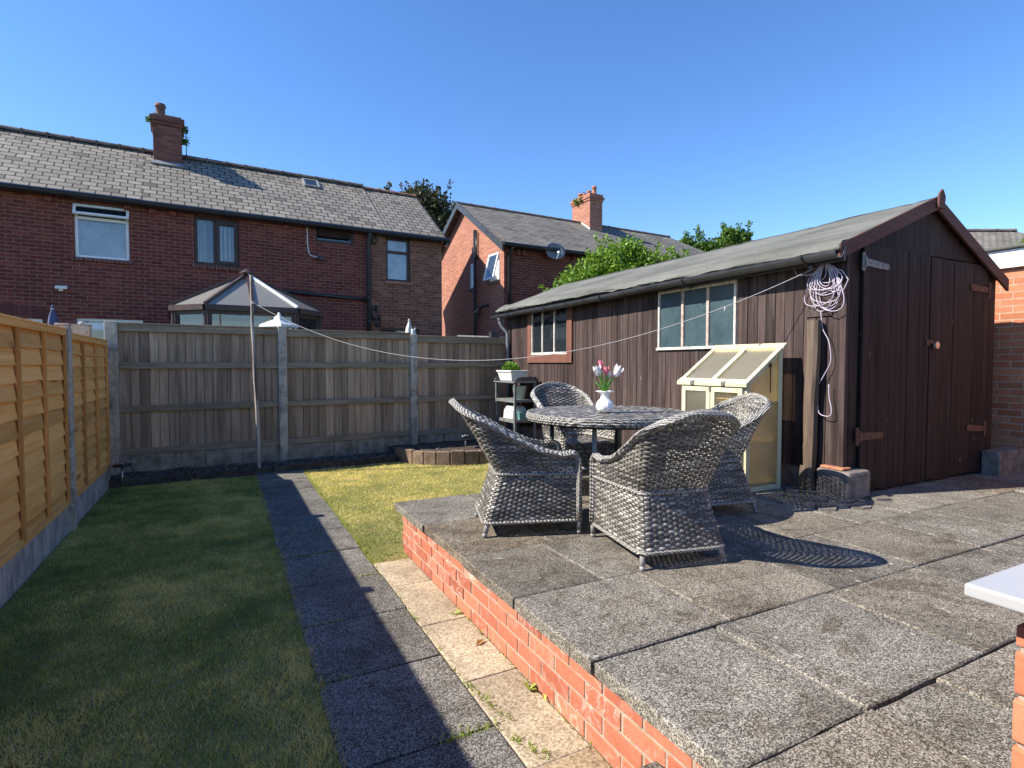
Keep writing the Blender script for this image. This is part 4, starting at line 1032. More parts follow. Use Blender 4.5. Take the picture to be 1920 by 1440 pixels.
SEC = {}
def Pz(u, z):
    k = round(z, 4)
    if k not in SEC:
        f = section(z); L = [0]
        for a, b in zip(f[:-1], f[1:]): L.append(L[-1]+(b-a).length)
        SEC[k] = (f, L)
    f, L = SEC[k]; d = u*L[-1]
    for i in range(len(L)-1):
        if d <= L[i+1]+1e-9:
            t = (d-L[i])/max(1e-9, L[i+1]-L[i]); q = f[i].lerp(f[i+1], t)
            # sides bulge a little
            return Vector((q.x, q.y, z))
    return Vector((f[-1].x, f[-1].y, z))
def zr(u):
    s_ = abs(2*u-1); return .525+.1625*(1+math.cos(PI*min(1,s_/.82)))-.012*smooth(1-abs(s_-.86)/.10)
def frame_at(u, z):
    e = .004; pu = Pz(min(1,u+e), z)-Pz(max(0,u-e), z); pv = Pz(u, z+.006)-Pz(u, z-.006)
    pu.normalize(); pv.normalize(); n_ = pu.cross(pv).normalized(); return n_, pv
NS = 50
def weave_shell(z0, z1, h, pitch):
    mb = MB(); rows = int((z1-z0)/pitch)
    for j in range(rows):
        z = z0+(j+.5)*pitch; run = []
        segs = []
        for k in range(NS*4+1):
            u = k/(NS*4)
            if zr(u) > z-.004: run.append(k)
            else:
                if len(run) > 1: segs.append(run)
                run = []
        if len(run) > 1: segs.append(run)
        for rn in segs:
            P, N_, U = [], [], []
            for k in rn:
                u = k/(NS*4); p = Pz(u, z); n_, up = frame_at(u, z)
                P.append(p+n_*(.0042*math.cos(PI*k/4+PI*j))); N_.append(n_); U.append(up)
            ks = rn; strand(mb, P, N_, h, lambda i: shade(j+z0*100, ks[i]/(NS*4)), U)
    for s_ in range(NS+1):
        u = s_/NS; top = min(z1, zr(u)); n_z = max(2, int((top-z0)/.03))
        P, N_, U = [], [], []
        if top-z0 < .02: continue
        for k in range(n_z+1):
            z = z0+(top-z0)*k/n_z; p = Pz(u, z); n_, up = frame_at(u, z); tz = n_.cross(up).normalized(); P.append(p); N_.append(n_); U.append(tz)
        c = random.uniform(.1,.35); strand(mb, P, N_, .009, lambda i: c, U)
    return mb
def weave_plane(o, ax, ay, nx, ny, h, clip=None, amp=.004, nrm=None):
    """ribbons along ax (length with nx stakes), ny rows along ay"""
    mb = MB(); o, ax, ay = Vector(o), Vector(ax), Vector(ay); n_ = ax.cross(ay).normalized() if nrm is None else Vector(nrm); up = ay.normalized(); tx = ax.normalized()
    for j in range(ny):
        run = []; segs = []
        for k in range(nx*4+1):
            p = o+ax*(k/(nx*4))+ay*((j+.5)/ny)
            if clip is None or clip(p): run.append((k, p))
            else:
                if len(run) > 1: segs.append(run)
                run = []
        if len(run) > 1: segs.append(run)
        for rn in segs:
            strand(mb, [p+n_*(amp*math.cos(PI*k/4+PI*j)) for k, p in rn], [n_]*len(rn), h, lambda i: shade(j, rn[i][0]/(nx*4)*1.5), [up]*len(rn))
    for s_ in range(nx+1):
        pts = [o+ax*(s_/nx)+ay*(k/20) for k in range(21)]
        if clip: pts = [p for p in pts if clip(p)]
        if len(pts) > 1: strand(mb, pts, [n_]*len(pts), .008, lambda i: .2, [tx]*len(pts))
    return mb
def make_chair(label):
    t = thing('rattan_chair', label, 'chair', (0,0,0), 0, 'grey rattan armchairs round the table')
    lower = weave_shell(.09, ZW-.004, .0140, .0130); obj('woven_base', lower, M['wicker'], t)
    upper = weave_shell(ZW+.012, .87, .0133, .0130); obj('woven_back', upper, M['wicker'], t)
    ap = weave_plane((CW-.01,CF,.10), (-2*CW+.02,0,0), (0,0,.27), 13, 21, .0138); obj('woven_apron', ap, M['wicker'], t)
    st = weave_plane((-.225,-.20,.372), (.45,0,0), (0,.49,0), 11, 37, .0138, nrm=(0,0,1)); obj('seat', st, M['wicker'], t)
    m = MB(); pts = [Vector((-CW,CF,.085)), Vector((-CW,CF,.2)), Vector((-CW,CF,.40)), Vector((-CW,CF,.465)), Vector((-CW,CF-.008,.495)), Vector((-CW-.002,CF-.026,.516))]
    us = [.03+.94*k/60 for k in range(61)]
    for u in us:
        z = zr(u); n_, up = frame_at(u, min(z,.868)); pts.append(Pz(u, min(z,.87))+n_*.004)
    pts += [Vector((-p.x, p.y, p.z)) for p in reversed(pts[:6])]
    # three bound strands laid side by side make the rim
    m.tube(pts, .0195, 10, sq=1.0)
    for ph in (0, 2.1, 4.2):
        q = []
        for i, p in enumerate(pts):
            d = (pts[min(i+1,len(pts)-1)]-pts[max(i-1,0)]).normalized(); s1 = d.cross(Vector((0,0,1)) if abs(d.z) < .8 else Vector((0,1,0))).normalized(); s2 = d.cross(s1); a = ph+.25*math.sin(i*.9)
            q.append(p+s1*.0185*math.cos(a)+s2*.0185*math.sin(a))
        m.tube(q, .0075, 6)
    obj('rim', m, M['rope'], t, smooth=True)
    for z, r_ in ((ZW+.004,.0105),(.088,.011)):
        m = MB(); m.tube([Pz(k/60, z)+frame_at(k/60, z)[0]*.004 for k in range(61)], r_, 8); obj('band', m, M['rope'], t, smooth=True)
    for (x, y, dx, dy) in ((-CW,CF,0,0),(CW,CF,0,0),(-.235,-.285,-.018,-.030),(.235,-.285,.018,-.030)):
        m = MB(); m.tube([(x,y,.10),(x+dx*.8,y+dy*.8,.022)], .0155, 10); m.tube([(x+dx*.8,y+dy*.8,.022),(x+dx,y+dy,0)], [.0165,.0145], 10); obj('leg', m, M['leg_metal'], t, smooth=True)
    return t
chair0 = make_chair('nearest grey rattan armchair, its woven back turned to the viewer')
chair0.location = (2.275,2.55,ZP); chair0.rotation_euler.z = R(78-90)
for (x, y, z, a, lab) in ((1.835,3.351,ZP,-18,'grey rattan armchair on the left of the table, its flared side against the lawn'),
                          (3.235,3.14,ZP,168,'grey rattan armchair on the right of the table in front of the mini greenhouse'),
                          (2.80,4.18,ZP+.055,-97,'grey rattan armchair behind the table, facing out below the vase of tulips')):
    c = copy_tree(chair0); c.location = (x,y,z); c.rotation_euler.z = R(a-90); c['label'] = lab
TX, TY, TZ, TR = 2.57, 3.42, ZP+.74, .60
tb = thing('rattan_table', 'round grey rattan garden table with a woven top between four armchairs', 'table', (TX,TY,ZP))
ca, sa = math.cos(R(-12)), math.sin(R(-12))
tp_ = weave_plane((TX-TR*ca+TR*sa*1.0, TY-TR*sa-TR*ca*1.0, TZ), (2*TR*ca,2*TR*sa,0), (-2*TR*sa,2*TR*ca,0), 24, 84, .0150, lambda p: (p.x-TX)**2+(p.y-TY)**2 < (TR-.012)**2, .003, (0,0,1))
obj('table_top', tp_, M['wicker'], tb)
m = MB(); m.lathe([(TR-.02,-.012),(TR-.02,-.006),(.01,-.006)], (TX,TY,TZ), 48); m.lathe([(TR-.05,-.075),(TR-.05,-.014),(.01,-.014)], (TX,TY,TZ), 48); obj('under_frame', m, M['dark_metal'], tb)
m = MB()
for (rr, dz) in ((TR-.006,-.006),(TR+.002,-.020),(TR+.002,-.035),(TR-.006,-.049)): m.tube([(TX+rr*math.cos(a), TY+rr*math.sin(a), TZ+dz+.002*math.sin(a*40+dz*300)) for a in [2*PI*k/120 for k in range(120)]], .0095, 6, closed=True)
obj('woven_edge', m, M['rope'], tb, smooth=True)
legp = []
for a in (-138,-52,42,132):
    x0, y0 = TX+.43*math.cos(R(a)), TY+.43*math.sin(R(a)); x1, y1 = TX+.52*math.cos(R(a)), TY+.52*math.sin(R(a))
    if a == -52: x1, y1 = x0-.02, y0-.02
    m = MB(); m.tube([(x0,y0,TZ-.02),(x0,y0,ZP+.42),(x1,y1,ZP)], .017, 10); obj('leg', m, M['leg_metal'] if a == -138 else M['dark_metal'], tb, smooth=True); legp.append(Vector((x0,y0,ZP+.30)))
m = MB(); m.tube([legp[0],legp[2]], .011, 8); m.tube([legp[1]+Vector((0,0,.001)),legp[3]+Vector((0,0,.001))], .011, 8); obj('cross_bar', m, M['leg_metal'], tb, smooth=True)
# vase and tulips
VX, VY = 2.46, 3.30; VZ = TZ+.0075
def vf(an, z): 
    if z > .135: return 1+.17*math.sin(an*5)*(z-.135)/.02
    return 1-.045*abs(math.cos(an*6))**6 if z < .10 else 1
m = MB(); m.lathe([(.030,0),(.050,.010),(.064,.035),(.064,.055),(.054,.080),(.036,.097),(.030,.108),(.029,.122),(.036,.136),(.050,.148),(.060,.153),(.056,.156),(.040,.145),(.026,.125)], (VX,VY,VZ), 48, fl=vf)
tag(obj('vase', m, M['ceramic'], org=(VX,VY,VZ), smooth=True), 'round ribbed white vase with a ruffled rim on the rattan table', 'vase')
RT = Vector((.8886,-.4587,0)); FWv = Vector((.4587,.8886,0))
def petal(mb, base, ax, side, outw, L, w, open_):
    rows_ = 6; pr_ = []
    for i in range(rows_+1):
        t = i/rows_; wd = w*math.sin(PI*min(1,(.12+.88*t)**.8))*.9+.0015; o_ = outw*(open_*math.sin(t*PI*.55)+.004)
        c_ = base+ax*L*t+o_; bul = outw.normalized()*wd*.35
        pr_.append((c_-side*wd-bul*.6, c_+bul*.3, c_+side*wd-bul*.6))
    for a, b in zip(pr_[:-1], pr_[1:]):
        mb.face([a[0],a[1],b[1],b[0]]); mb.face([a[1],a[2],b[2],b[1]])
def tulip(dx, dy, hz, L, w, op, mt, lab, tilt=1.0, nleaf=2):
    base = Vector((VX,VY,VZ+.11)); head = Vector((VX,VY,VZ+.155))+RT*dx+FWv*dy+Vector((0,0,hz))
    t_ = thing('tulip', lab, 'flower', base, group='tulips in the white vase')
    ax = (head-base); ax.z *= 1.2/tilt; ax.normalize(); mid = base.lerp(head, .55)+Vector((0,0,.015))-RT*dx*.12
    pts = [(1-t)**2*base+2*t*(1-t)*mid+t*t*head for t in [k/8 for k in range(9)]]
    m = MB(); m.tube(pts, .0042, 6); obj('stem', m, M['stem_green'], t_, smooth=True)
    m = MB(); s1 = ax.cross(Vector((.3,.8,.1))).normalized(); s2 = ax.cross(s1)
    for k in range(6):
        a = k*PI/3+.3; o_ = s1*math.cos(a)+s2*math.sin(a); sd = ax.cross(o_).normalized(); petal(m, head-ax*.004, ax, sd, o_*(1 if k % 2 else .82), L*random.uniform(.92,1.05), w, op)
    obj('bloom', m, mt, t_, smooth=True)
    m = MB()
    for k in range(nleaf):
        a = random.uniform(0, 6.28); d = (RT*math.cos(a)*.9+FWv*math.sin(a)*.6+RT*dx*5); d.z = 0; d = d.normalized() if d.length > .01 else RT
        sd = Vector((-d.y, d.x, 0)); H_ = random.uniform(.10,.17); pr_ = []
        for i in range(7):
            t = i/6; c_ = base+Vector((0,0,.0))+d*(.075*t**1.7)+Vector((0,0,H_*t)); wd = .013*math.sin(PI*(.15+.85*t))+.001; pr_.append((c_-sd*wd, c_+d*-.004, c_+sd*wd))
        for a_, b_ in zip(pr_[:-1], pr_[1:]): m.face([a_[0],a_[1],b_[1],b_[0]]); m.face([a_[1],a_[2],b_[2],b_[1]])
    if nleaf: obj('leaf', m, M['stem_green'], t_, smooth=True)
tulip(-.050,-.02,.118,0.073,0.026,0.027, M['petal_white'], 'full white tulip with a blush tint, leftmost in the vase')
tulip(-.026,.01,.155,0.071,0.016,0.012, M['petal_pink'], 'deep pink tulip bud, tallest in the vase')
tulip(.006,-.015,.122,0.061,0.016,0.015, M['petal_pink'], 'pink tulip bud low in the middle of the vase')
tulip(.070,-.01,.108,0.093,0.027,0.032, M['petal_white'], 'large open white tulip leaning out to the right of the vase', 1.3, 3)
tulip(.034,.02,.105,0.041,0.012,0.007, M['leaf_yellow'] if False else M['petal_white'], 'small pale closed tulip bud between the pink buds and the large white one')

# ------------------------------------------------------------------ brick pier with coping, garage
pier = thing('brick_pier', 'orange brick pier with a white coping slab at the bottom right corner', 'pier', (1.4,.2,ZP))
m = MB(); ch = .0815
for k in range(9):
    z0 = ZP-.03+k*ch; z1 = z0+ch-.010
    if k == 8: z1 = 1.028
    off = 0 if k % 2 else -.11
    y = .44
    first = .215 if k % 2 else .102
    while y > -.7:
        c = (random.random(), random.random()**2, random.random()); L_ = first; first = .215
        m.box(1.186+random.uniform(-.002,.002), 1.286, y-L_, y, z0, z1, 0, c); y -= L_+.010
    x = 1.297
    while x < 2.2: m.box(x, x+.215, .34, .44+random.uniform(-.002,.002), z0, z1, 0, (random.random(), random.random()**2, random.random())); x += .225
m.box(1.191,2.2,-.7,.435,ZP-.05,1.02,1)
obj('brickwork', m, [M['pier_brick'], M['mortar']], pier, bevel=.004)
m = MB(); m.box(1.20,2.2,-.69,.42,1.0285,1.076); obj('recess_shade', m, M['black_plastic'], pier)  # black block put in as the shade of the recess under the coping
m = MB(); m.box(1.108,2.28,-.78,.482,1.0765,1.100); obj('coping', m, M['quartz'], pier, bevel=.005, segs=3)
ga = thing('brick_garage', 'orange brick garage wall with a white fascia at the right edge beside the shed', 'garage', (9.0,1.0,0))
m = MB(); m.box(7.60,10.6,-3,3.95,-.1,2.50); obj('wall', m, M['brick_garage'], ga)
m = MB(); m.box(7.545,10.65,-3.05,4.0,2.503,2.70); obj('fascia', m, M['upvc'], ga, bevel=.006)
m = MB(); m.box(7.50,10.7,-3.1,4.05,2.704,2.745); obj('roof_edge', m, M['felt'], ga, bevel=.012)
# ------------------------------------------------------------------ houses behind
HN = 14.323
def wall_holes(mb, x0, x1, z0, z1, y, holes, dep=.09, mi=0, facing=-1):
    """wall in the plane y (facing -y) with rectangular openings and their reveals"""
    xs = sorted(set([x0, x1]+[v for h in holes for v in h[:2] if x0 < v < x1])); zs = sorted(set([z0, z1]+[v for h in holes for v in h[2:4] if z0 < v < z1]))
    for a, b in zip(xs[:-1], xs[1:]):
        for c, d in zip(zs[:-1], zs[1:]):
            mx, mz = (a+b)/2, (c+d)/2
            if any(h[0] < mx < h[1] and h[2] < mz < h[3] for h in holes): continue
            mb.face([(a,y,c),(b,y,c),(b,y,d),(a,y,d)], mi)
    for h in holes:
        a, b, c, d = max(h[0],x0), min(h[1],x1), max(h[2],z0), min(h[3],z1)
        mb.face([(a,y,c),(a,y+dep,c),(a,y+dep,d),(a,y,d)][::-1], mi); mb.face([(b,y,c),(b,y+dep,c),(b,y+dep,d),(b,y,d)], mi)
        mb.face([(a,y,d),(b,y,d),(b,y+dep,d),(a,y+dep,d)], mi); mb.face([(a,y,c),(b,y,c),(b,y+dep,c),(a,y+dep,c)][::-1], mi)
def window(parent, x0, x1, z0, z1, y, mt, glass, vbars=(), hbars=(), fw=.055, backing=None, sill=None, reveal=.05, bk=.14, open_top=None):
    y += reveal; m = MB()
    m.box(x0,x0+fw,y,y+.06,z0,z1); m.box(x1-fw,x1,y,y+.06,z0,z1); m.box(x0+fw,x1-fw,y+.001,y+.059,z1-fw,z1); m.box(x0+fw,x1-fw,y+.001,y+.059,z0,z0+fw)
    for v in vbars: m.box(v-fw*.6,v+fw*.6,y+.002,y+.058,z0+fw,z1-fw)
    for h in hbars: m.box(x0+fw,x1-fw,y+.003,y+.057,h-fw*.55,h+fw*.55)
    w = obj('window', m, mt, parent, bevel=.006)
    f2 = MB(); f2.box(x0+fw,x1-fw,y+.028,y+.034,z0+fw,z1-fw); obj('pane', f2, glass, w)
    if backing:
        b = MB()
        for (a, c, d, e, mat_) in backing:
            b = MB(); n_ = 14 if mat_ is M['curtain'] else 1
            for i in range(n_):
                xa = a+(c-a)*i/n_; xb = a+(c-a)*(i+1)/n_
                oa = .02*math.sin(i*1.9) if n_ > 1 else 0; ob = .02*math.sin((i+1)*1.9) if n_ > 1 else 0
                b.face([(xa,y+bk+oa,d),(xb,y+bk+ob,d),(xb,y+bk+ob,e),(xa,y+bk+oa,e)])
            obj('curtain' if mat_ is M['curtain'] else ('blind' if mat_ is M['blind'] else 'room_back'), b, mat_, w, smooth=n_ > 1)
    if sill:
        b = MB(); b.box(x0-.05,x1+.05,y-reveal-.045,y+.02,z0-.075,z0-.002); obj('sill', b, sill, w, bevel=.004)
    return w
def arch(parent, x0, x1, z, h=.16, rise=.05, mt=None):
    m = MB(); n_ = max(6, int((x1-x0)/.075))
    for i in range(n_):
        t0, t1 = i/n_, (i+1)/n_; xa, xb = x0+(x1-x0)*t0, x0+(x1-x0)*t1
        za = z+rise*4*t0*(1-t0); zb = z+rise*4*t1*(1-t1); zc = (za+zb)/2
        m.box(xa+.005,xb-.005,-.006,.05,zc,zc+h,0,(random.uniform(.1,.6),0,random.random()))
    obj('brick_arch', m, M['arch_brick'], parent)
M['arch_brick'] = wallbrick('arch_brick', (.09,.032,.028), (.135,.046,.04), (.18,.065,.052), .1)
def roof_slab(mb, x0, x1, y0, z0, y1, z1, th=.05, mi=0):
    mb.prism([(x0,y0,z0),(x0,y1,z1),(x0,y1,z1-th),(x0,y0,z0-th)], (x1-x0,0,0), mi)
def ridge_tiles(parent, x0, x1, y, z, mt, r=.085, L=.45):
    m = MB(); x = x0
    while x < x1-.02:
        xb = min(x+L, x1)
        for k in range(6):
            a0, a1 = -.15+(PI+.3)*k/6, -.15+(PI+.3)*(k+1)/6
            m.face([(x,y+r*math.cos(a0),z+r*math.sin(a0)),(x,y+r*math.cos(a1),z+r*math.sin(a1)),(xb-.012,y+r*math.cos(a1),z+r*math.sin(a1)-.004),(xb-.012,y+r*math.cos(a0),z+r*math.sin(a0)-.004)])
        m.tube([(xb-.035,y,z),(xb,y,z)], r*1.13, 10)
        x = xb
    obj('ridge_tiles', m, mt, parent)
EZ, RZ, RY = 4.97, 6.64, 2.2
def zroof(y): return EZ+(RZ-EZ)/RY*y
def pots(parent, specs, mt):
    for (x, y, z, r, h) in specs:
        m = MB(); m.lathe([(r*1.0,0),(r*.98,h*.1),(r*.82,h*.2),(r*.74,h*.75),(r*.95,h*.80),(r*.95,h*.88),(r*.8,h*.9),(r*.86,h),(r*.66,h),(r*.6,h*.8)], (x,y,z), 14); obj('chimney_pot', m, mt, parent, smooth=True)
def tufts(parent, spots, sz=.16):
    m = MB()
    for (x, y, z) in spots: leafcloud(m, [(x,y,z,sz)], 60, .08)
    obj('chimney_weeds', m, M['leaf_mid'], parent)
# left house of the terrace
XB = -.62
hA = thing('terraced_house', 'dark red brick house with white framed windows at the left end of the terrace', 'house', sn(-4.5,HN)-Vector((0,0,0)), ANG)
oA = -4.5
def A_(x): return x-oA
m = MB(); W1 = (A_(-1.76),A_(-.845),3.63,4.72); G1 = (A_(-1.77),A_(-.635),1.0,2.40); G2 = (A_(-3.6),A_(-2.30),1.0,2.36)
wall_holes(m, A_(-9), A_(XB), -.1, EZ-.06, 0, [W1,G1,G2])
m.box(A_(-9), A_(XB), .22, 4.4, -.1, EZ-.10); obj('wall', m, M['brick_house'], hA)
m = MB(); roof_slab(m, A_(-9.2), A_(XB), -.16, zroof(-.16), RY, RZ); roof_slab(m, A_(-9.2), A_(XB), 4.56, zroof(-.16), RY+.001, RZ)
ra = obj('slate_roof', m, M['slate'], hA); ridge_tiles(ra, A_(-9.2), A_(XB), RY, RZ+.0, M['ridge'])
m = MB(); m.box(A_(-9.2),A_(XB),-.155,-.02,EZ-.19,EZ-.06); m.tube([(A_(-9.2),-.20,EZ-.135),(A_(XB),-.20,EZ-.135)], .062, 10); obj('gutter', m, M['black_plastic'], hA)
for x in (-2.15,-3.4,-.86): 
    m = MB(); m.box(A_(x)-.06,A_(x)+.06,-.075,-.001,EZ-.30,EZ-.195); obj('brick_corbel', m, M['brick_house'], hA)
w = window(hA, *W1, 0, M['upvc'], M['glass'], hbars=(4.44,), backing=[(W1[0]+.04,W1[1]-.04,3.66,4.40,M['blind']),(W1[0],W1[1],4.40,4.72,M['dark_back'])], sill=M['brick_soldier'], bk=.10)
m = MB(); t = R(32)   # top light pushed open
for (a, c, d, e) in ((W1[0]-.01,W1[1]+.01,0,.045),(W1[0]-.01,W1[1]+.01,.205,.25),(W1[0]-.01,W1[0]+.04,.045,.205),(W1[1]-.04,W1[1]+.01,.045,.205)):
    m.obox((a,-.005-d*math.sin(t),4.70-d*math.cos(t)), (c-a,0,0), (0,-(e-d)*math.sin(t),-(e-d)*math.cos(t)), (0,.04*math.cos(t),-.04*math.sin(t)))
sa_ = obj('open_light', m, M['upvc'], w, bevel=.004)
m = MB(); m.obox((W1[0]+.04,.012-.045*math.sin(t),4.69-.045*math.cos(t)), (W1[1]-W1[0]-.08,0,0), (0,-.16*math.sin(t),-.16*math.cos(t)), (0,.004,0)); obj('pane', m, M['glass_dark'], sa_)
arch(hA, W1[0]-.06, W1[1]+.06, 4.725, .14, .012)
w = window(hA, *G1, 0, M['upvc'], M['glass'], hbars=(2.18,), vbars=(), backing=[(G1[0],G1[1],1.0,2.4,M['dark_back'])])
m = MB(); m.box(G1[0]+.10,G1[1]-.28,.03,.05,2.19,2.31); obj('inner_sash', m, M['upvc'], w)
w = window(hA, *G2, 0, M['upvc'], M['glass_dark'], backing=[(G2[0],G2[1],1.0,2.4,M['dark_back'])]); arch(hA, G2[0]-.08, G2[1]+.08, 2.365, .21, .06)
m = MB(); m.obox((A_(-2.08),-.11,2.955),(.19,0,0),(0,.11,.03),(0,-.02,.05)); m.box(A_(-2.03),A_(-1.96),-.06,-.001,2.92,2.96); obj('security_light', m, M['upvc'], hA, bevel=.006)
# right house of the terrace, with its browner brick end bay
hB = thing('terraced_house', 'dark red brick house with dark brown windows, chimney and browner end bay in the terrace', 'house', sn(2.8,HN), ANG)
oB = 2.8
def B_(x): return x-oB
XE, XM = 4.26, 6.26
W2 = (B_(.344),B_(1.24),3.67,4.745); V1 = (B_(2.92),B_(3.855),4.455,4.785); W3 = (B_(4.69),B_(5.35),3.63,4.78); D1 = (B_(4.5),B_(5.6),.1,2.40)
m = MB(); wall_holes(m, B_(XB), B_(XE), -.1, EZ-.06, 0, [W2,V1]); m.box(B_(XB), B_(XE), .22, 4.4, -.1, EZ-.10); obj('wall', m, M['brick_house'], hB)
m = MB(); wall_holes(m, B_(XE), B_(XM), -.1, EZ-.06, 0, [W3,D1])
m.face([(B_(XM),0,-.1),(B_(XM),4.4,-.1),(B_(XM),4.4,EZ-.1),(B_(XM),2.2,RZ-.08),(B_(XM),0,EZ-.06)]); m.box(B_(XE)+.001, B_(XM)-.003, .22, 4.4, -.1, EZ-.11)
obj('end_bay_wall', m, M['brick_ext'], hB)
m = MB(); roof_slab(m, B_(XB), B_(4.72), -.16, zroof(-.16), RY, RZ); roof_slab(m, B_(XB), B_(4.72), 4.56, zroof(-.16), RY+.001, RZ)
rb = obj('slate_roof', m, M['slate'], hB); ridge_tiles(rb, B_(XB), B_(4.72), RY, RZ, M['ridge'])
m = MB(); roof_slab(m, B_(4.72), B_(6.34), -.16, zroof(-.16)-.012, RY, RZ-.045); roof_slab(m, B_(4.72), B_(6.34), 4.56, zroof(-.16)-.012, RY+.001, RZ-.045)
rb2 = obj('end_bay_roof', m, M['slate'], hB); ridge_tiles(rb2, B_(4.74), B_(6.36), RY, RZ-.05, M['ridge_red'], .075)
m = MB(); m.prism([(B_(6.345),-.18,zroof(-.16)-.10),(B_(6.345),RY,RZ-.16),(B_(6.345),RY,RZ-.03),(B_(6.345),-.18,zroof(-.16)-.0)], (.02,0,0)); obj('verge', m, M['black_plastic'], rb2)
m = MB(); m.box(B_(XB),B_(6.34),-.155,-.02,EZ-.20,EZ-.07); m.tube([(B_(XB),-.20,EZ-.145),(B_(6.40),-.20,EZ-.155)], .062, 10); m.box(B_(6.30),B_(6.40),-.2,.02,EZ-.28,EZ-.08); obj('gutter', m, M['black_plastic'], hB)
for x in (-.42,-.05,2.25): 
    m = MB(); m.box(B_(x)-.06,B_(x)+.06,-.075,-.001,EZ-.31,EZ-.205); obj('brick_corbel', m, M['brick_house'], hB)
xm = (W2[0]+W2[1])/2-.03
w = window(hB, *W2, 0, M['rosewood'], M['glass'], vbars=(xm,), fw=.07, backing=[(W2[0]+.05,xm-.18,3.7,4.7,M['curtain']),(xm+.06,W2[1]-.05,3.7,4.7,M['curtain']),(W2[0],W2[1],3.67,4.745,M['dark_back'])], sill=M['brick_soldier'], bk=.12)
m = MB(); fw = .06
m.box(xm+.02,W2[1]-.03,.02,.05,3.72,3.79); m.box(xm+.02,W2[1]-.03,.02,.05,4.60,4.68); m.box(xm+.02,xm+.085,.021,.049,3.79,4.60); m.box(W2[1]-.10,W2[1]-.03,.021,.049,3.79,4.60); obj('casement', m, M['rosewood'], w, bevel=.004)
arch(hB, W2[0]-.05, W2[1]+.05, 4.75, .13, .012)
w = window(hB, *V1, 0, M['rosewood'], M['glass_dark'], fw=.06, backing=[(V1[0],V1[1],4.45,4.79,M['dark_back'])], reveal=.02)
m = MB(); m.obox((V1[0]+.07,-.01,4.72),(V1[1]-V1[0]-.14,0,0),(0,-.075,-.13),(0,.03,-.012)); obj('open_light', m, M['mahogany'], w, bevel=.004)
w = window(hB, *W3, 0, M['rosewood'], M['glass'], hbars=(4.40,), fw=.065, backing=[(W3[0]+.03,W3[1]-.03,3.66,4.74,M['blind'])], sill=M['brick_gable'], bk=.09)
arch(hB, W3[0]-.02, W3[1]+.06, 4.785, .085, .0)
w = window(hB, *D1, 0, M['mahogany'], M['glass_dark'], backing=[(D1[0],D1[1],.1,2.4,M['dark_back'])])
m = MB(); px = B_(4.215)
m.tube([(px,-.19,EZ-.17),(px,-.17,EZ-.26),(px,-.075,EZ-.40),(px,-.07,0)], .052, 10)
for z in (4.3,3.55,3.15,2.55): m.tube([(px,-.07,z-.03),(px,-.07,z+.03)], .062, 10)
obj('soil_pipe', m, M['gutter_grey'], hB, smooth=True)
m = MB(); m.tube([(B_(2.2),-.06,3.19),(B_(4.17),-.06,3.10)], .045, 10); m.tube([(B_(2.75),-.06,3.165),(B_(2.86),-.06,3.16)], .054, 10); obj('waste_pipe', m, M['black_plastic'], hB, smooth=True)
for (cx_, cz, s_) in ((4.36,4.64,.11),(4.36,2.74,.12),(4.45,2.52,.10)):
    m = MB()
    for k in range(4): m.tube([(B_(cx_)+s_*(1-.12*k)*math.cos(a)*.8, -.05-.02*k, cz+s_*(1+.15*k)*math.sin(a)+.02*k) for a in [2*PI*q/16 for q in range(13 if k % 2 else 16)]], .014, 6)
    obj('cable_loops', m, M['black_plastic'], hB)
m = MB(); m.tube([(B_(2.73),-.012,4.86),(B_(2.735),-.012,4.4),(B_(2.76),-.012,4.18),(B_(2.80),-.012,4.10),(B_(2.96),-.012,4.07)], .010, 6); obj('white_cable', m, M['upvc'], hB)
m = MB(); m.box(B_(2.97),B_(3.08),-.07,-.001,4.00,4.09); m.box(B_(2.94),B_(3.0),-.12,-.06,4.02,4.06); obj('wall_lamp', m, M['black_plastic'], hB, bevel=.008)
m = MB(); ys0, ys1 = 1.68, 2.02; x0, x1 = B_(3.0), B_(3.42); up = Vector((0, -(RZ-EZ), RY)).normalized()*.05
def rp(x, y): return Vector((x, y, zroof(y)))
dy = rp(0,ys1)-rp(0,ys0); fwv = dy.normalized()*.05
m.obox(rp(x0,ys0),(x1-x0,0,0),fwv,up); m.obox(rp(x0,ys1),(x1-x0,0,0),fwv,up); m.obox(rp(x0,ys0)+fwv,(.05,0,0),dy-fwv,up); m.obox(rp(x1-.05,ys0)+fwv,(.05,0,0),dy-fwv,up)
sk = obj('skylight', m, M['lead'], rb, bevel=.004)
m = MB(); m.obox(rp(x0+.05,ys0)+fwv+up*.4,(x1-x0-.1,0,0),dy-fwv,up*.2); obj('pane', m, M['glass_dark'], sk)
cx0, cx1, cy0, cy1 = B_(-.43), B_(.17), 1.78, 2.62
m = MB(); m.box(cx0,cx1,cy0,cy1,6.1,7.22); m.box(cx0-.03,cx1+.03,cy0-.03,cy1+.03,7.222,7.30); m.box(cx0-.06,cx1+.06,cy0-.06,cy1+.06,7.302,7.42)
ch_ = obj('chimney', m, M['brick_chim'], rb, bevel=.01)
m = MB(); m.obox(Vector((cx0-.04,cy0-.16,zroof(cy0-.16)+.01)),(cx1-cx0+.08,0,0),(0,.15,.114),(0,-.02,.03)); obj('flashing', m, M['lead'], ch_)
m = MB(); m.prism([(cx0,cy0,7.42),(cx1,cy0,7.42),(cx1,cy1,7.42),(cx0,cy1,7.42)], (0,0,.06)); obj('mortar_cap', m, M['rubble'], ch_, bevel=.02)
pots(ch_, [(B_(-.27),2.1,7.46,.13,.36),(B_(.03),2.4,7.44,.09,.16)], M['pot_dark'])
tufts(ch_, [(B_(.24),1.95,7.25),(B_(.22),1.9,6.95),(B_(-.50),1.85,7.33)], .09)
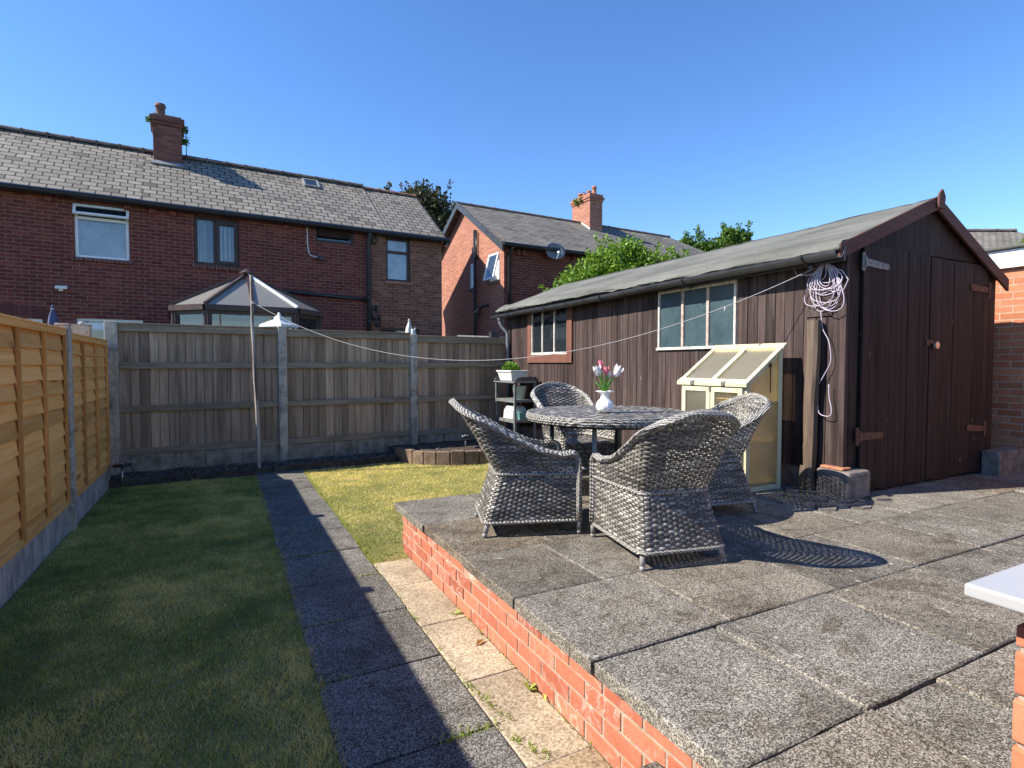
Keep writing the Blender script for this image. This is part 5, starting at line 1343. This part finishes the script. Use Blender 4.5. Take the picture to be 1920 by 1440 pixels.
m = MB(); m.tube([(B_(.27),2.3,6.6),(B_(.27),2.3,7.28)], .012, 6)
for z in (7.0,7.07,7.14,7.21): m.tube([(B_(.20),2.28,z),(B_(.36),2.32,z)], .006, 5)
obj('aerial', m, M['dark_metal'], ch_)
# conservatory
cv = thing('conservatory', 'brown framed conservatory with a grey polygonal sheet roof behind the back fence', 'conservatory', sn(1.2,HN-1.6), ANG)
ox, oy = 1.2, HN-1.6
def C_(x, n_, z): return Vector((x-ox, n_-oy, z))
apx = C_(1.19, HN-2.05, 3.225); bk = C_(1.19, HN-.02, 3.225)
E_ = [C_(-.10,HN-.02,2.53), C_(-.10,HN-2.35,2.53), C_(.42,HN-2.95,2.53), C_(1.20,HN-2.95,2.53), C_(1.98,HN-2.95,2.53), C_(2.56,HN-2.35,2.53), C_(2.56,HN-.02,2.53)]
m = MB(); tris = [(E_[0],E_[1],apx,bk),(E_[1],E_[2],apx),(E_[2],E_[3],apx),(E_[3],E_[4],apx),(E_[4],E_[5],apx),(E_[5],E_[6],bk,apx)]
for q in tris: m.face(q)
rf_ = obj('sheet_roof', m, M['poly_roof'], cv)
m = MB(); 
for i, e in enumerate(E_[1:6]): m.bar(e+Vector((0,0,.02)), apx+Vector((0,0,.025)), .06, .045, mi=1 if i == 3 else 0)
m.bar(apx+Vector((0,0,.03)), bk+Vector((0,0,.03)), .09, .06); m.lathe([(.14,0),(.10,.03),(.05,.07),(.01,.09)], apx+Vector((0,0,.03)), 10, mi=0)
obj('glazing_bars', m, [M['mahogany'], M['upvc']], rf_)
m = MB()
for a, b in zip(E_[:-1], E_[1:]): m.bar(a+Vector((0,0,-.05)), b+Vector((0,0,-.05)), .11, .10)
obj('eaves_gutter', m, M['mahogany'], cv)
for a, b in zip(E_[:-1], E_[1:]):
    if (a-E_[2]).length < .01: b = E_[4]
    elif (a-E_[3]).length < .01: continue
    c0 = sum((e for e in E_), Vector())/len(E_); a = a.lerp(Vector((c0.x,c0.y,a.z)), .05); b = b.lerp(Vector((c0.x,c0.y,b.z)), .05)
    d = b-a; m = MB()
    for t_ in (0,1): q = a+d*t_; m.bar(q+Vector((0,0,-2.6)), q+Vector((0,0,-.09)), .10, .10, up=d.normalized())
    for z in (-.13,-.40,-1.9): m.bar(a+Vector((0,0,z)), b+Vector((0,0,z)), .07, .07) if z != -.40 else None
    w = obj('window', m, M['mahogany'], cv)
    m = MB(); n_ = Vector((-d.y,d.x,0)).normalized(); m.obox(a+Vector((0,0,-1.9)), d, n_*.006, Vector((0,0,1.75))); obj('pane', m, M['glass'], w)
m = MB(); m.box(-.95,1.15,.9,.95,.2,2.4); obj('inner_wall', m, M['cream_wall'], cv)
m = MB(); m.box(-1.15,-.72,-.55,-.50,2.10,2.38); obj('bright_blind', m, M['upvc'], cv)
# parasols and odd things showing over the fence
def parasol(name, loc, top, w, h, mt, label):
    x, y = loc; t_ = thing(name, label, 'parasol', (x,y,0))
    m = MB(); m.tube([(x,y,0),(x,y,top)], .022, 8); obj('pole', m, M['upvc'], t_, smooth=True)
    fl = lambda an, z: 1+.22*math.cos(an*5+z*2)*(.3+.7*min(1,max(0,(top-z)/h)))
    m = MB(); n_ = 40
    prof = [(.012,top+.03),(.02,top-.01),(w*.35,top-h*.14),(w*.52,top-h*.36),(w*.36,top-h*.38),(w*.44,top-h*.6),(w*.5,top-h*.85),(w*.40,top-h)]
    m.lathe([(r_, z) for r_, z in prof], (x,y,0), n_, fl=fl); obj('cloth', m, mt, t_, smooth=False)
    m = MB(); m.lathe([(.03,0),(.022,.03),(.006,.06)], (x,y,top), 8); obj('finial', m, mt, t_, smooth=True)
q = sn(-1.84, HN-2.0); parasol('closed_parasol', (q.x,q.y), 2.42, .17, 1.1, M['parasol_blue'], 'closed blue grey parasol standing behind the orange fence in front of the brick house')
q = sn(4.385, HN-2.5); parasol('closed_parasol', (q.x,q.y), 2.40, .19, 1.0, M['parasol_white'], 'closed cream parasol with a pointed top behind the right post of the board fence')
q = sn(1.58, HN-3.4); t_ = thing('garden_canopy', 'white pyramid canopy top peeping over the board fence below the conservatory', 'canopy', q)
m = MB(); m.lathe([(.34,2.13),(.33,2.17),(.09,2.27),(.09,2.31),(.06,2.33),(.03,2.34),(.03,2.38),(.004,2.40)], (q.x,q.y,0), 4); obj('canopy_roof', m, M['planter_white'], t_)
m = MB()
for a in range(4): m.tube([(q.x+.28*math.cos(a*PI/2), q.y+.28*math.sin(a*PI/2), 0),(q.x+.28*math.cos(a*PI/2), q.y+.28*math.sin(a*PI/2), 2.14)], .02, 6)
obj('leg', m, M['planter_white'], t_)
q = sn(4.08, HN-3.6); m = MB(); m.tube([q+Vector((.03,0,1.85)), q+Vector((.02,0,2.0)), q+Vector((-.03,0,2.10)), q+Vector((-.05,0,2.17))], [.035,.05,.035,.012], 8); m.tube([q+Vector((-.02,0,2.10)), q+Vector((.03,0,2.19))], [.03,.008], 6)
m.tube([q+Vector((.03,0,0)), q+Vector((.03,0,1.86))], .015, 6)
tag(obj('garden_ornament', m, M['planter_white'], org=q, smooth=True), 'small white ornament on a stick peeping over the board fence beside the grey soil pipe', 'ornament')
q = sn(6.55, HN-3.4)
ob = thing('outbuilding', 'low neighbouring outbuilding whose pale roof edge shows above the fence next to the shed', 'outbuilding', q, ANG)
m = MB(); m.box(-.35,1.5,0,2.2,0,2.02); obj('wall', m, M['fence_grey'], ob)
m = MB(); m.obox((-.42,-.1,2.02),(2.0,0,-.02),(0,2.4,.14),(0,0,.05)); obj('roof', m, M['downpipe_grey'], ob, bevel=.004)
m = MB(); m.box(-.62,-.46,-.05,.08,0,2.17); obj('post', m, M['dark_metal'], ob)
q = sn(5.62, 9.9); m = MB(); m.box(q.x-.2,q.x+.5,q.y,q.y+.25,0,1.97,0,.5)
tag(obj('brick_stub', m, M['brick_gable'], org=(q.x,q.y,0)), 'top of a low brick wall between the outbuilding roof and the shed', 'wall')

# house with the sunlit gable
K = Vector((7.197,14.441,0))
hC = thing('gable_house', 'brick house with a sunlit orange gable, dark bargeboards and a four pot chimney', 'house', K, ANG)
GY, GZ, GE = 2.62, 6.62, 5.02
def zg(y): return GE+(GZ-GE)*(y/GY) if y < GY else GE+(GZ-GE)*((2*GY-y)/GY)
G = [(1.78,2.26,3.86,4.66),(.27,.90,3.92,4.72)]
m = MB()
def gp(y, z): return (0,y,z)
ys = sorted(set([0, 2*GY, GY]+[v for g_ in G for v in g_[:2]])); zs = [-.1]+sorted(set([v for g_ in G for v in g_[2:]]))
for a, b in zip(ys[:-1], ys[1:]):
    for c, d in zip(zs[:-1], zs[1:]):
        if any(g_[0] < (a+b)/2 < g_[1] and g_[2] < (c+d)/2 < g_[3] for g_ in G): continue
        m.face([gp(a,c),gp(a,d),gp(b,d),gp(b,c)])
    m.face([gp(a,zs[-1]),gp(a,zg(a)),gp(b,zg(b)),gp(b,zs[-1])])
for (a, b, c, d) in G:
    for P_, Q_ in (((a,c),(a,d)),((a,d),(b,d)),((b,d),(b,c)),((b,c),(a,c))): m.face([(0,P_[0],P_[1]),(0,Q_[0],Q_[1]),(.1,Q_[0],Q_[1]),(.1,P_[0],P_[1])])
obj('gable_wall', m, M['brick_gable'], hC)
m = MB(); m.face([(0.001,0,-.1),(11.2,0,-.1),(11.2,0,GE-.05),(0.001,0,GE-.05)]); m.box(.25,11.0,.25,2*GY,-.1,GE-.1); obj('front_wall', m, M['brick_house'], hC)
for (a, b, c, d), op in zip(G, (0,1)):
    m = MB(); f_ = .05
    m.box(.04,.09,a,a+f_,c,d); m.box(.04,.09,b-f_,b,c,d); m.box(.041,.089,a+f_,b-f_,d-f_,d); m.box(.041,.089,a+f_,b-f_,c,c+f_)
    w = obj('window', m, M['upvc'], hC)
    m = MB(); m.box(.12,.125,a,b,c,d); obj('blind', m, M['blind'], w)
    m = MB(); o_ = Vector((-.02 if op else .03, 0, d-.01)); dn = Vector((-.20,0,-(d-c)*.97)) if op else Vector((0,0,-(d-c)+.02)); f2 = .055
    L_ = dn.length; dn.normalize(); ya, yb = a+.01, b-.01; th = Vector((.035,0,-.008))
    m.obox(o_+Vector((0,ya,0)), (0,f2,0), dn*L_, th); m.obox(o_+Vector((0,yb-f2,0)), (0,f2,0), dn*L_, th); m.obox(o_+Vector((0,ya+f2,0)), (0,yb-ya-2*f2,0), dn*f2, th); m.obox(o_+dn*(L_-f2)+Vector((0,ya+f2,0)), (0,yb-ya-2*f2,0), dn*f2, th)
    sx = obj('sash', m, M['upvc'], w, bevel=.003)
    m = MB(); m.obox(o_+dn*f2+Vector((.012,ya+f2,0)), (0,yb-ya-2*f2,0), dn*(L_-2*f2), (.005,0,0)); obj('pane', m, M['glass'], sx)
    m = MB(); m.box(-.045,.04,a-.03,b+.03,c-.09,c-.01); obj('sill', m, M['stone_block'], w, bevel=.004)
m = MB(); m.prism([(-.22,-.28,zg(0)-.19),(-.22,GY,GZ+.02),(-.22,GY,GZ-.035),(-.22,-.28,zg(0)-.245)], (9.5,0,0))
m.prism([(-.22,2*GY+.28,zg(0)-.19),(-.22,GY+.001,GZ+.02),(-.22,GY+.001,GZ-.035),(-.22,2*GY+.28,zg(0)-.245)], (9.5,0,0))
m.face([(9.28,-.28,zg(0)-.19),(11.4,-.28,zg(0)-.19),(9.28,GY,GZ+.02)]); m.face([(11.4,2*GY+.28,zg(0)-.19),(9.28,2*GY+.28,zg(0)-.19),(9.28,GY,GZ+.02)]); m.face([(11.4,-.28,zg(0)-.19),(11.4,2*GY+.28,zg(0)-.19),(9.28,GY,GZ+.02)])
rC = obj('slate_roof', m, M['slate_dark'], hC); ridge_tiles(rC, -.2, 9.28, GY, GZ+.0, M['ridge'], .075)
for s_ in (0,1):
    A = Vector((-.245,-.32,zg(0)-.21)); B__ = Vector((-.245,GY,GZ+.05))
    if s_: A.y = 2*GY+.32
    m = MB(); m.prism([A+Vector((0,0,-.20)), B__+Vector((0,0,-.20)), B__, A], (.03,0,0)); obj('bargeboard', m, M['gutter_grey'], hC)
m = MB(); m.tube([(-.2,-.33,GE-.20),(11.3,-.33,GE-.20)], .06, 8); m.box(-.2,11.3,-.27,-.02,GE-.26,GE-.13); obj('gutter', m, M['black_plastic'], hC)
m = MB(); m.tube([(-.065,1.72,5.62),(-.065,1.72,0)], .05, 8); m.tube([(-.06,1.60,5.55),(-.06,1.60,4.85),(-.06,1.70,4.7)], .03, 8)
m.tube([(-.08,1.72,3.05),(-.16,.95,3.20)], .035, 8); m.tube([(-.16,.95,3.20),(-.02,.9,3.22)], .035, 8); m.tube([(-.08,1.72,2.75),(-.10,1.25,3.08)], .022, 6); obj('soil_pipe', m, M['black_plastic'], hC, smooth=True)
m = MB(); m.tube([(.13,-.30,GE-.22),(.13,-.09,GE-.42),(.13,-.08,0)], .045, 8); obj('downpipe', m, M['black_plastic'], hC, smooth=True)
for x in (.45,.62,1.5,2.45): 
    m = MB(); m.box(x-.06,x+.06,-.09,-.002,GE-.42,GE-.27); obj('brick_corbel', m, M['brick_house'], hC)
m = MB(); c_ = Vector((1.52,-.34,4.76)); ax = Vector((-.20,-.93,.30)).normalized(); s1 = ax.cross(Vector((0,0,1))).normalized(); s2 = s1.cross(ax)
rings = [(0,.0),(.12,.010),(.22,.034),(.30,.062)]; vs = []; fs = []
for r_, o_ in rings:
    for k in range(20): a = 2*PI*k/20; vs.append(c_+s1*r_*math.cos(a)*1.05+s2*r_*math.sin(a)*.92+ax*(o_))
for i in range(3):
    for k in range(20): fs.append((i*20+k, i*20+(k+1) % 20, (i+1)*20+(k+1) % 20, (i+1)*20+k))
m.raw(vs, fs); ds = obj('satellite_dish', m, M['dish'], hC, smooth=True); sm_ = ds.modifiers.new('thick','SOLIDIFY'); sm_.thickness = .012
m = MB(); tip = c_+ax*.30-s2*.20; m.tube([c_-s2*.27+ax*.05, tip], .012, 6); m.tube([tip, tip+Vector((.0,.05,.04))], .035, 8); m.tube([c_, c_+Vector((.12,.33,-.05))], .02, 6); obj('feed_arm', m, M['upvc'], ds)
m = MB(); bx, by = 5.02, 2.62
m.box(4.75,5.33,2.08,3.14,6.0,7.34); m.box(4.72,5.36,2.05,3.17,7.342,7.42); m.box(4.69,5.39,2.02,3.20,7.422,7.50); m.box(4.73,5.35,2.06,3.16,7.502,7.60)
cC = obj('chimney', m, M['brick_gable'], rC, bevel=.01)
m = MB(); m.obox((4.735,2.03,GZ-.42),(-.02,0,0),(0,.55,.34),(0,0,.14)); obj('flashing', m, M['old_white'], cC)
pots(cC, [(5.06,2.22,7.60,.10,.30),(5.05,2.5,7.60,.09,.22),(5.05,2.76,7.60,.09,.18),(5.04,3.02,7.60,.10,.24)], M['terracotta'])
m = MB(); m.tube([(5.02,2.62,7.6),(4.95,2.6,7.74),(4.80,2.58,7.76)], .012, 6); obj('aerial', m, M['dark_metal'], cC)
tufts(cC, [(4.70,2.75,7.40),(4.70,2.5,7.45),(4.68,2.85,7.5)], .11)
# far house on the right
hD = thing('far_house', 'distant grey slate roof of a house above the garage at the right edge', 'house', (27.0,11.0,0), R(-27))
m = MB(); m.box(-6,.9,-2.3,2.3,0,5.0); obj('wall', m, M['brick_ext'], hD)
m = MB(); m.face([(-6.2,-2.6,4.85),(2.7,-2.6,4.85),(.75,0,6.66),(-6.2,0,6.66)]); m.face([(2.7,-2.6,4.85),(2.7,2.6,4.85),(.75,0,6.66)]); m.face([(2.7,2.6,4.85),(-6.2,2.6,4.85),(-6.2,0,6.66),(.75,0,6.66)])
rD = obj('slate_roof', m, M['slate'], hD); ridge_tiles(rD, -6.2, .75, 0, 6.66, M['ridge'])

# ------------------------------------------------------------------ trees
def tree(name, label, base, top, blobs, n, size, mt, limbs=5, flat=.6, dens=.42, shoots=0):
    base = Vector(base); t_ = thing(name, label, 'tree', base)
    m = MB(); c0 = Vector((sum(b_[0] for b_ in blobs)/len(blobs), sum(b_[1] for b_ in blobs)/len(blobs), sum(b_[2] for b_ in blobs)/len(blobs)))
    fork = base.lerp(c0, .55); h = c0.z-base.z
    m.tube([base, base.lerp(fork,.5)+Vector((.05,.03,0)), fork], [h*.045, h*.036, h*.03], 9)
    for b_ in blobs:
        e = Vector(b_[:3])+Vector((0,0,b_[3]*.4)); md = fork.lerp(e,.5)+Vector((random.gauss(0,.1), random.gauss(0,.1), .1)); m.tube([fork, md, e], [h*.024, h*.014, h*.005], 6)
        for k in range(3):
            v = Vector((random.gauss(0,1), random.gauss(0,1), random.gauss(0,1))).normalized()*b_[3]*.8; m.tube([md, md.lerp(Vector(b_[:3])+v, .6), Vector(b_[:3])+v], [h*.010, h*.006, h*.002], 5)
    obj('trunk', m, M['bark'], t_, smooth=True)
    m = MB(); leafcloud(m, blobs, n, size, flat, dens)
    for k in range(shoots):
        b_ = random.choice(blobs); v = Vector((random.gauss(0,1), random.gauss(0,1), random.uniform(.2,1.6))).normalized(); p0 = Vector(b_[:3])+v*b_[3]*.75; d_ = (v+Vector((0,0,.7))).normalized(); L_ = b_[3]*random.uniform(.5,.95)
        m.tube([p0, p0+d_*L_], [size*.07, size*.03], 4, c=.1)
        for q in range(24):
            t = random.random(); leafcloud(m, [(*(p0+d_*L_*t), size*.9)], 2, size*.9)
    obj('crown', m, mt, t_)
tree('dark_leaved_tree', 'dark purplish green tree rising between the terrace and the gable house', (8.2,25.4,0), 10,
     [(8.15,25.3,8.9,1.0),(7.5,25.7,8.3,1.0),(8.9,25.0,8.5,1.05),(9.35,24.8,7.6,1.0),(6.75,26.0,9.2,.42),(8.5,25.2,7.2,1.4),(7.3,25.7,7.2,1.2)], 22000, .15, M['leaf_dark'], shoots=16)
tree('broadleaf_shrub', 'bright green bushy small tree behind the middle of the shed roof', (8.9,11.3,0), 4.6,
     [(8.75,11.25,3.75,.82),(8.05,11.55,3.35,.75),(9.45,10.95,3.75,.6),(9.0,11.1,4.15,.42),(10.25,10.55,3.72,.55),(10.6,10.3,3.4,.5),(10.05,10.65,3.45,.62),(9.7,10.8,3.1,.7),(7.6,11.75,3.0,.5),(8.8,11.2,2.8,1.2)], 34000, .088, M['leaf_bright'], shoots=26)
tree('broadleaf_tree', 'mid green tree top showing over the shed roof right of the gable house', (19.0,17.5,0), 7.4,
     [(18.2,17.9,6.35,.62),(18.9,17.5,6.2,.7),(19.6,17.2,6.6,.62),(19.35,17.3,7.0,.35),(17.75,18.1,6.6,.35),(19.9,17.0,6.9,.38),(18.6,17.6,5.6,1.0),(19.5,17.2,5.5,1.0)], 15000, .13, M['leaf_mid'], shoots=22)
tree('garden_tree', 'small green tree top at the right edge beside the far slate roof', (25.6,9.35,0), 6,
     [(25.6,9.35,5.5,.5),(26.0,9.1,5.2,.6),(25.4,9.5,5.0,.45)], 2500, .18, M['leaf_mid'])

# ------------------------------------------------------------------ sky, sun, camera
W = bpy.data.worlds.new('World'); S.world = W; W.use_nodes = True
nt = W.node_tree; nt.nodes.clear()
SUN_EL, SUN_AZ = R(40.7), math.atan2(-2.04, .56)
sky = nt.nodes.new('ShaderNodeTexSky'); sky.sky_type = 'NISHITA'; sky.sun_disc = False; sky.sun_elevation = SUN_EL; sky.sun_rotation = SUN_AZ
sky.altitude = 100; sky.air_density = 1.0; sky.dust_density = .0; sky.ozone_density = 5.0
bg = nt.nodes.new('ShaderNodeBackground'); bg.inputs[1].default_value = .118
ow = nt.nodes.new('ShaderNodeOutputWorld'); hv = nt.nodes.new('ShaderNodeHueSaturation'); hv.inputs['Hue'].default_value = .506; hv.inputs['Saturation'].default_value = 1.14; nt.links.new(sky.outputs[0], hv.inputs['Color']); nt.links.new(hv.outputs[0], bg.inputs[0]); nt.links.new(bg.outputs[0], ow.inputs[0])
sl_ = bpy.data.lights.new('sun', 'SUN'); sl_.energy = 4.9; sl_.angle = R(.53); sl_.color = (1.0,.92,.80)
so = bpy.data.objects.new('sun', sl_); COL.objects.link(so)
to = Vector((math.sin(SUN_AZ)*math.cos(SUN_EL), math.cos(SUN_AZ)*math.cos(SUN_EL), math.sin(SUN_EL)))
so.rotation_euler = to.to_track_quat('Z', 'Y').to_euler(); so.location = to*60
cam = bpy.data.cameras.new('camera'); co = bpy.data.objects.new('camera', cam); COL.objects.link(co)
cam.sensor_width = 36; cam.lens = 36*1052/1920; cam.clip_start = .05; cam.clip_end = 2000
co.location = (0,0,1.47); co.rotation_euler = (R(90-2.07), 0, R(-27.3)); S.camera = co
S.view_settings.view_transform = 'Standard'; S.view_settings.look = 'None'; S.view_settings.exposure = 1.08; S.view_settings.gamma = 1
S.cycles.max_bounces = 8; S.cycles.transparent_max_bounces = 12; S.cycles.use_denoising = True
S.cycles.sample_clamp_indirect = 6
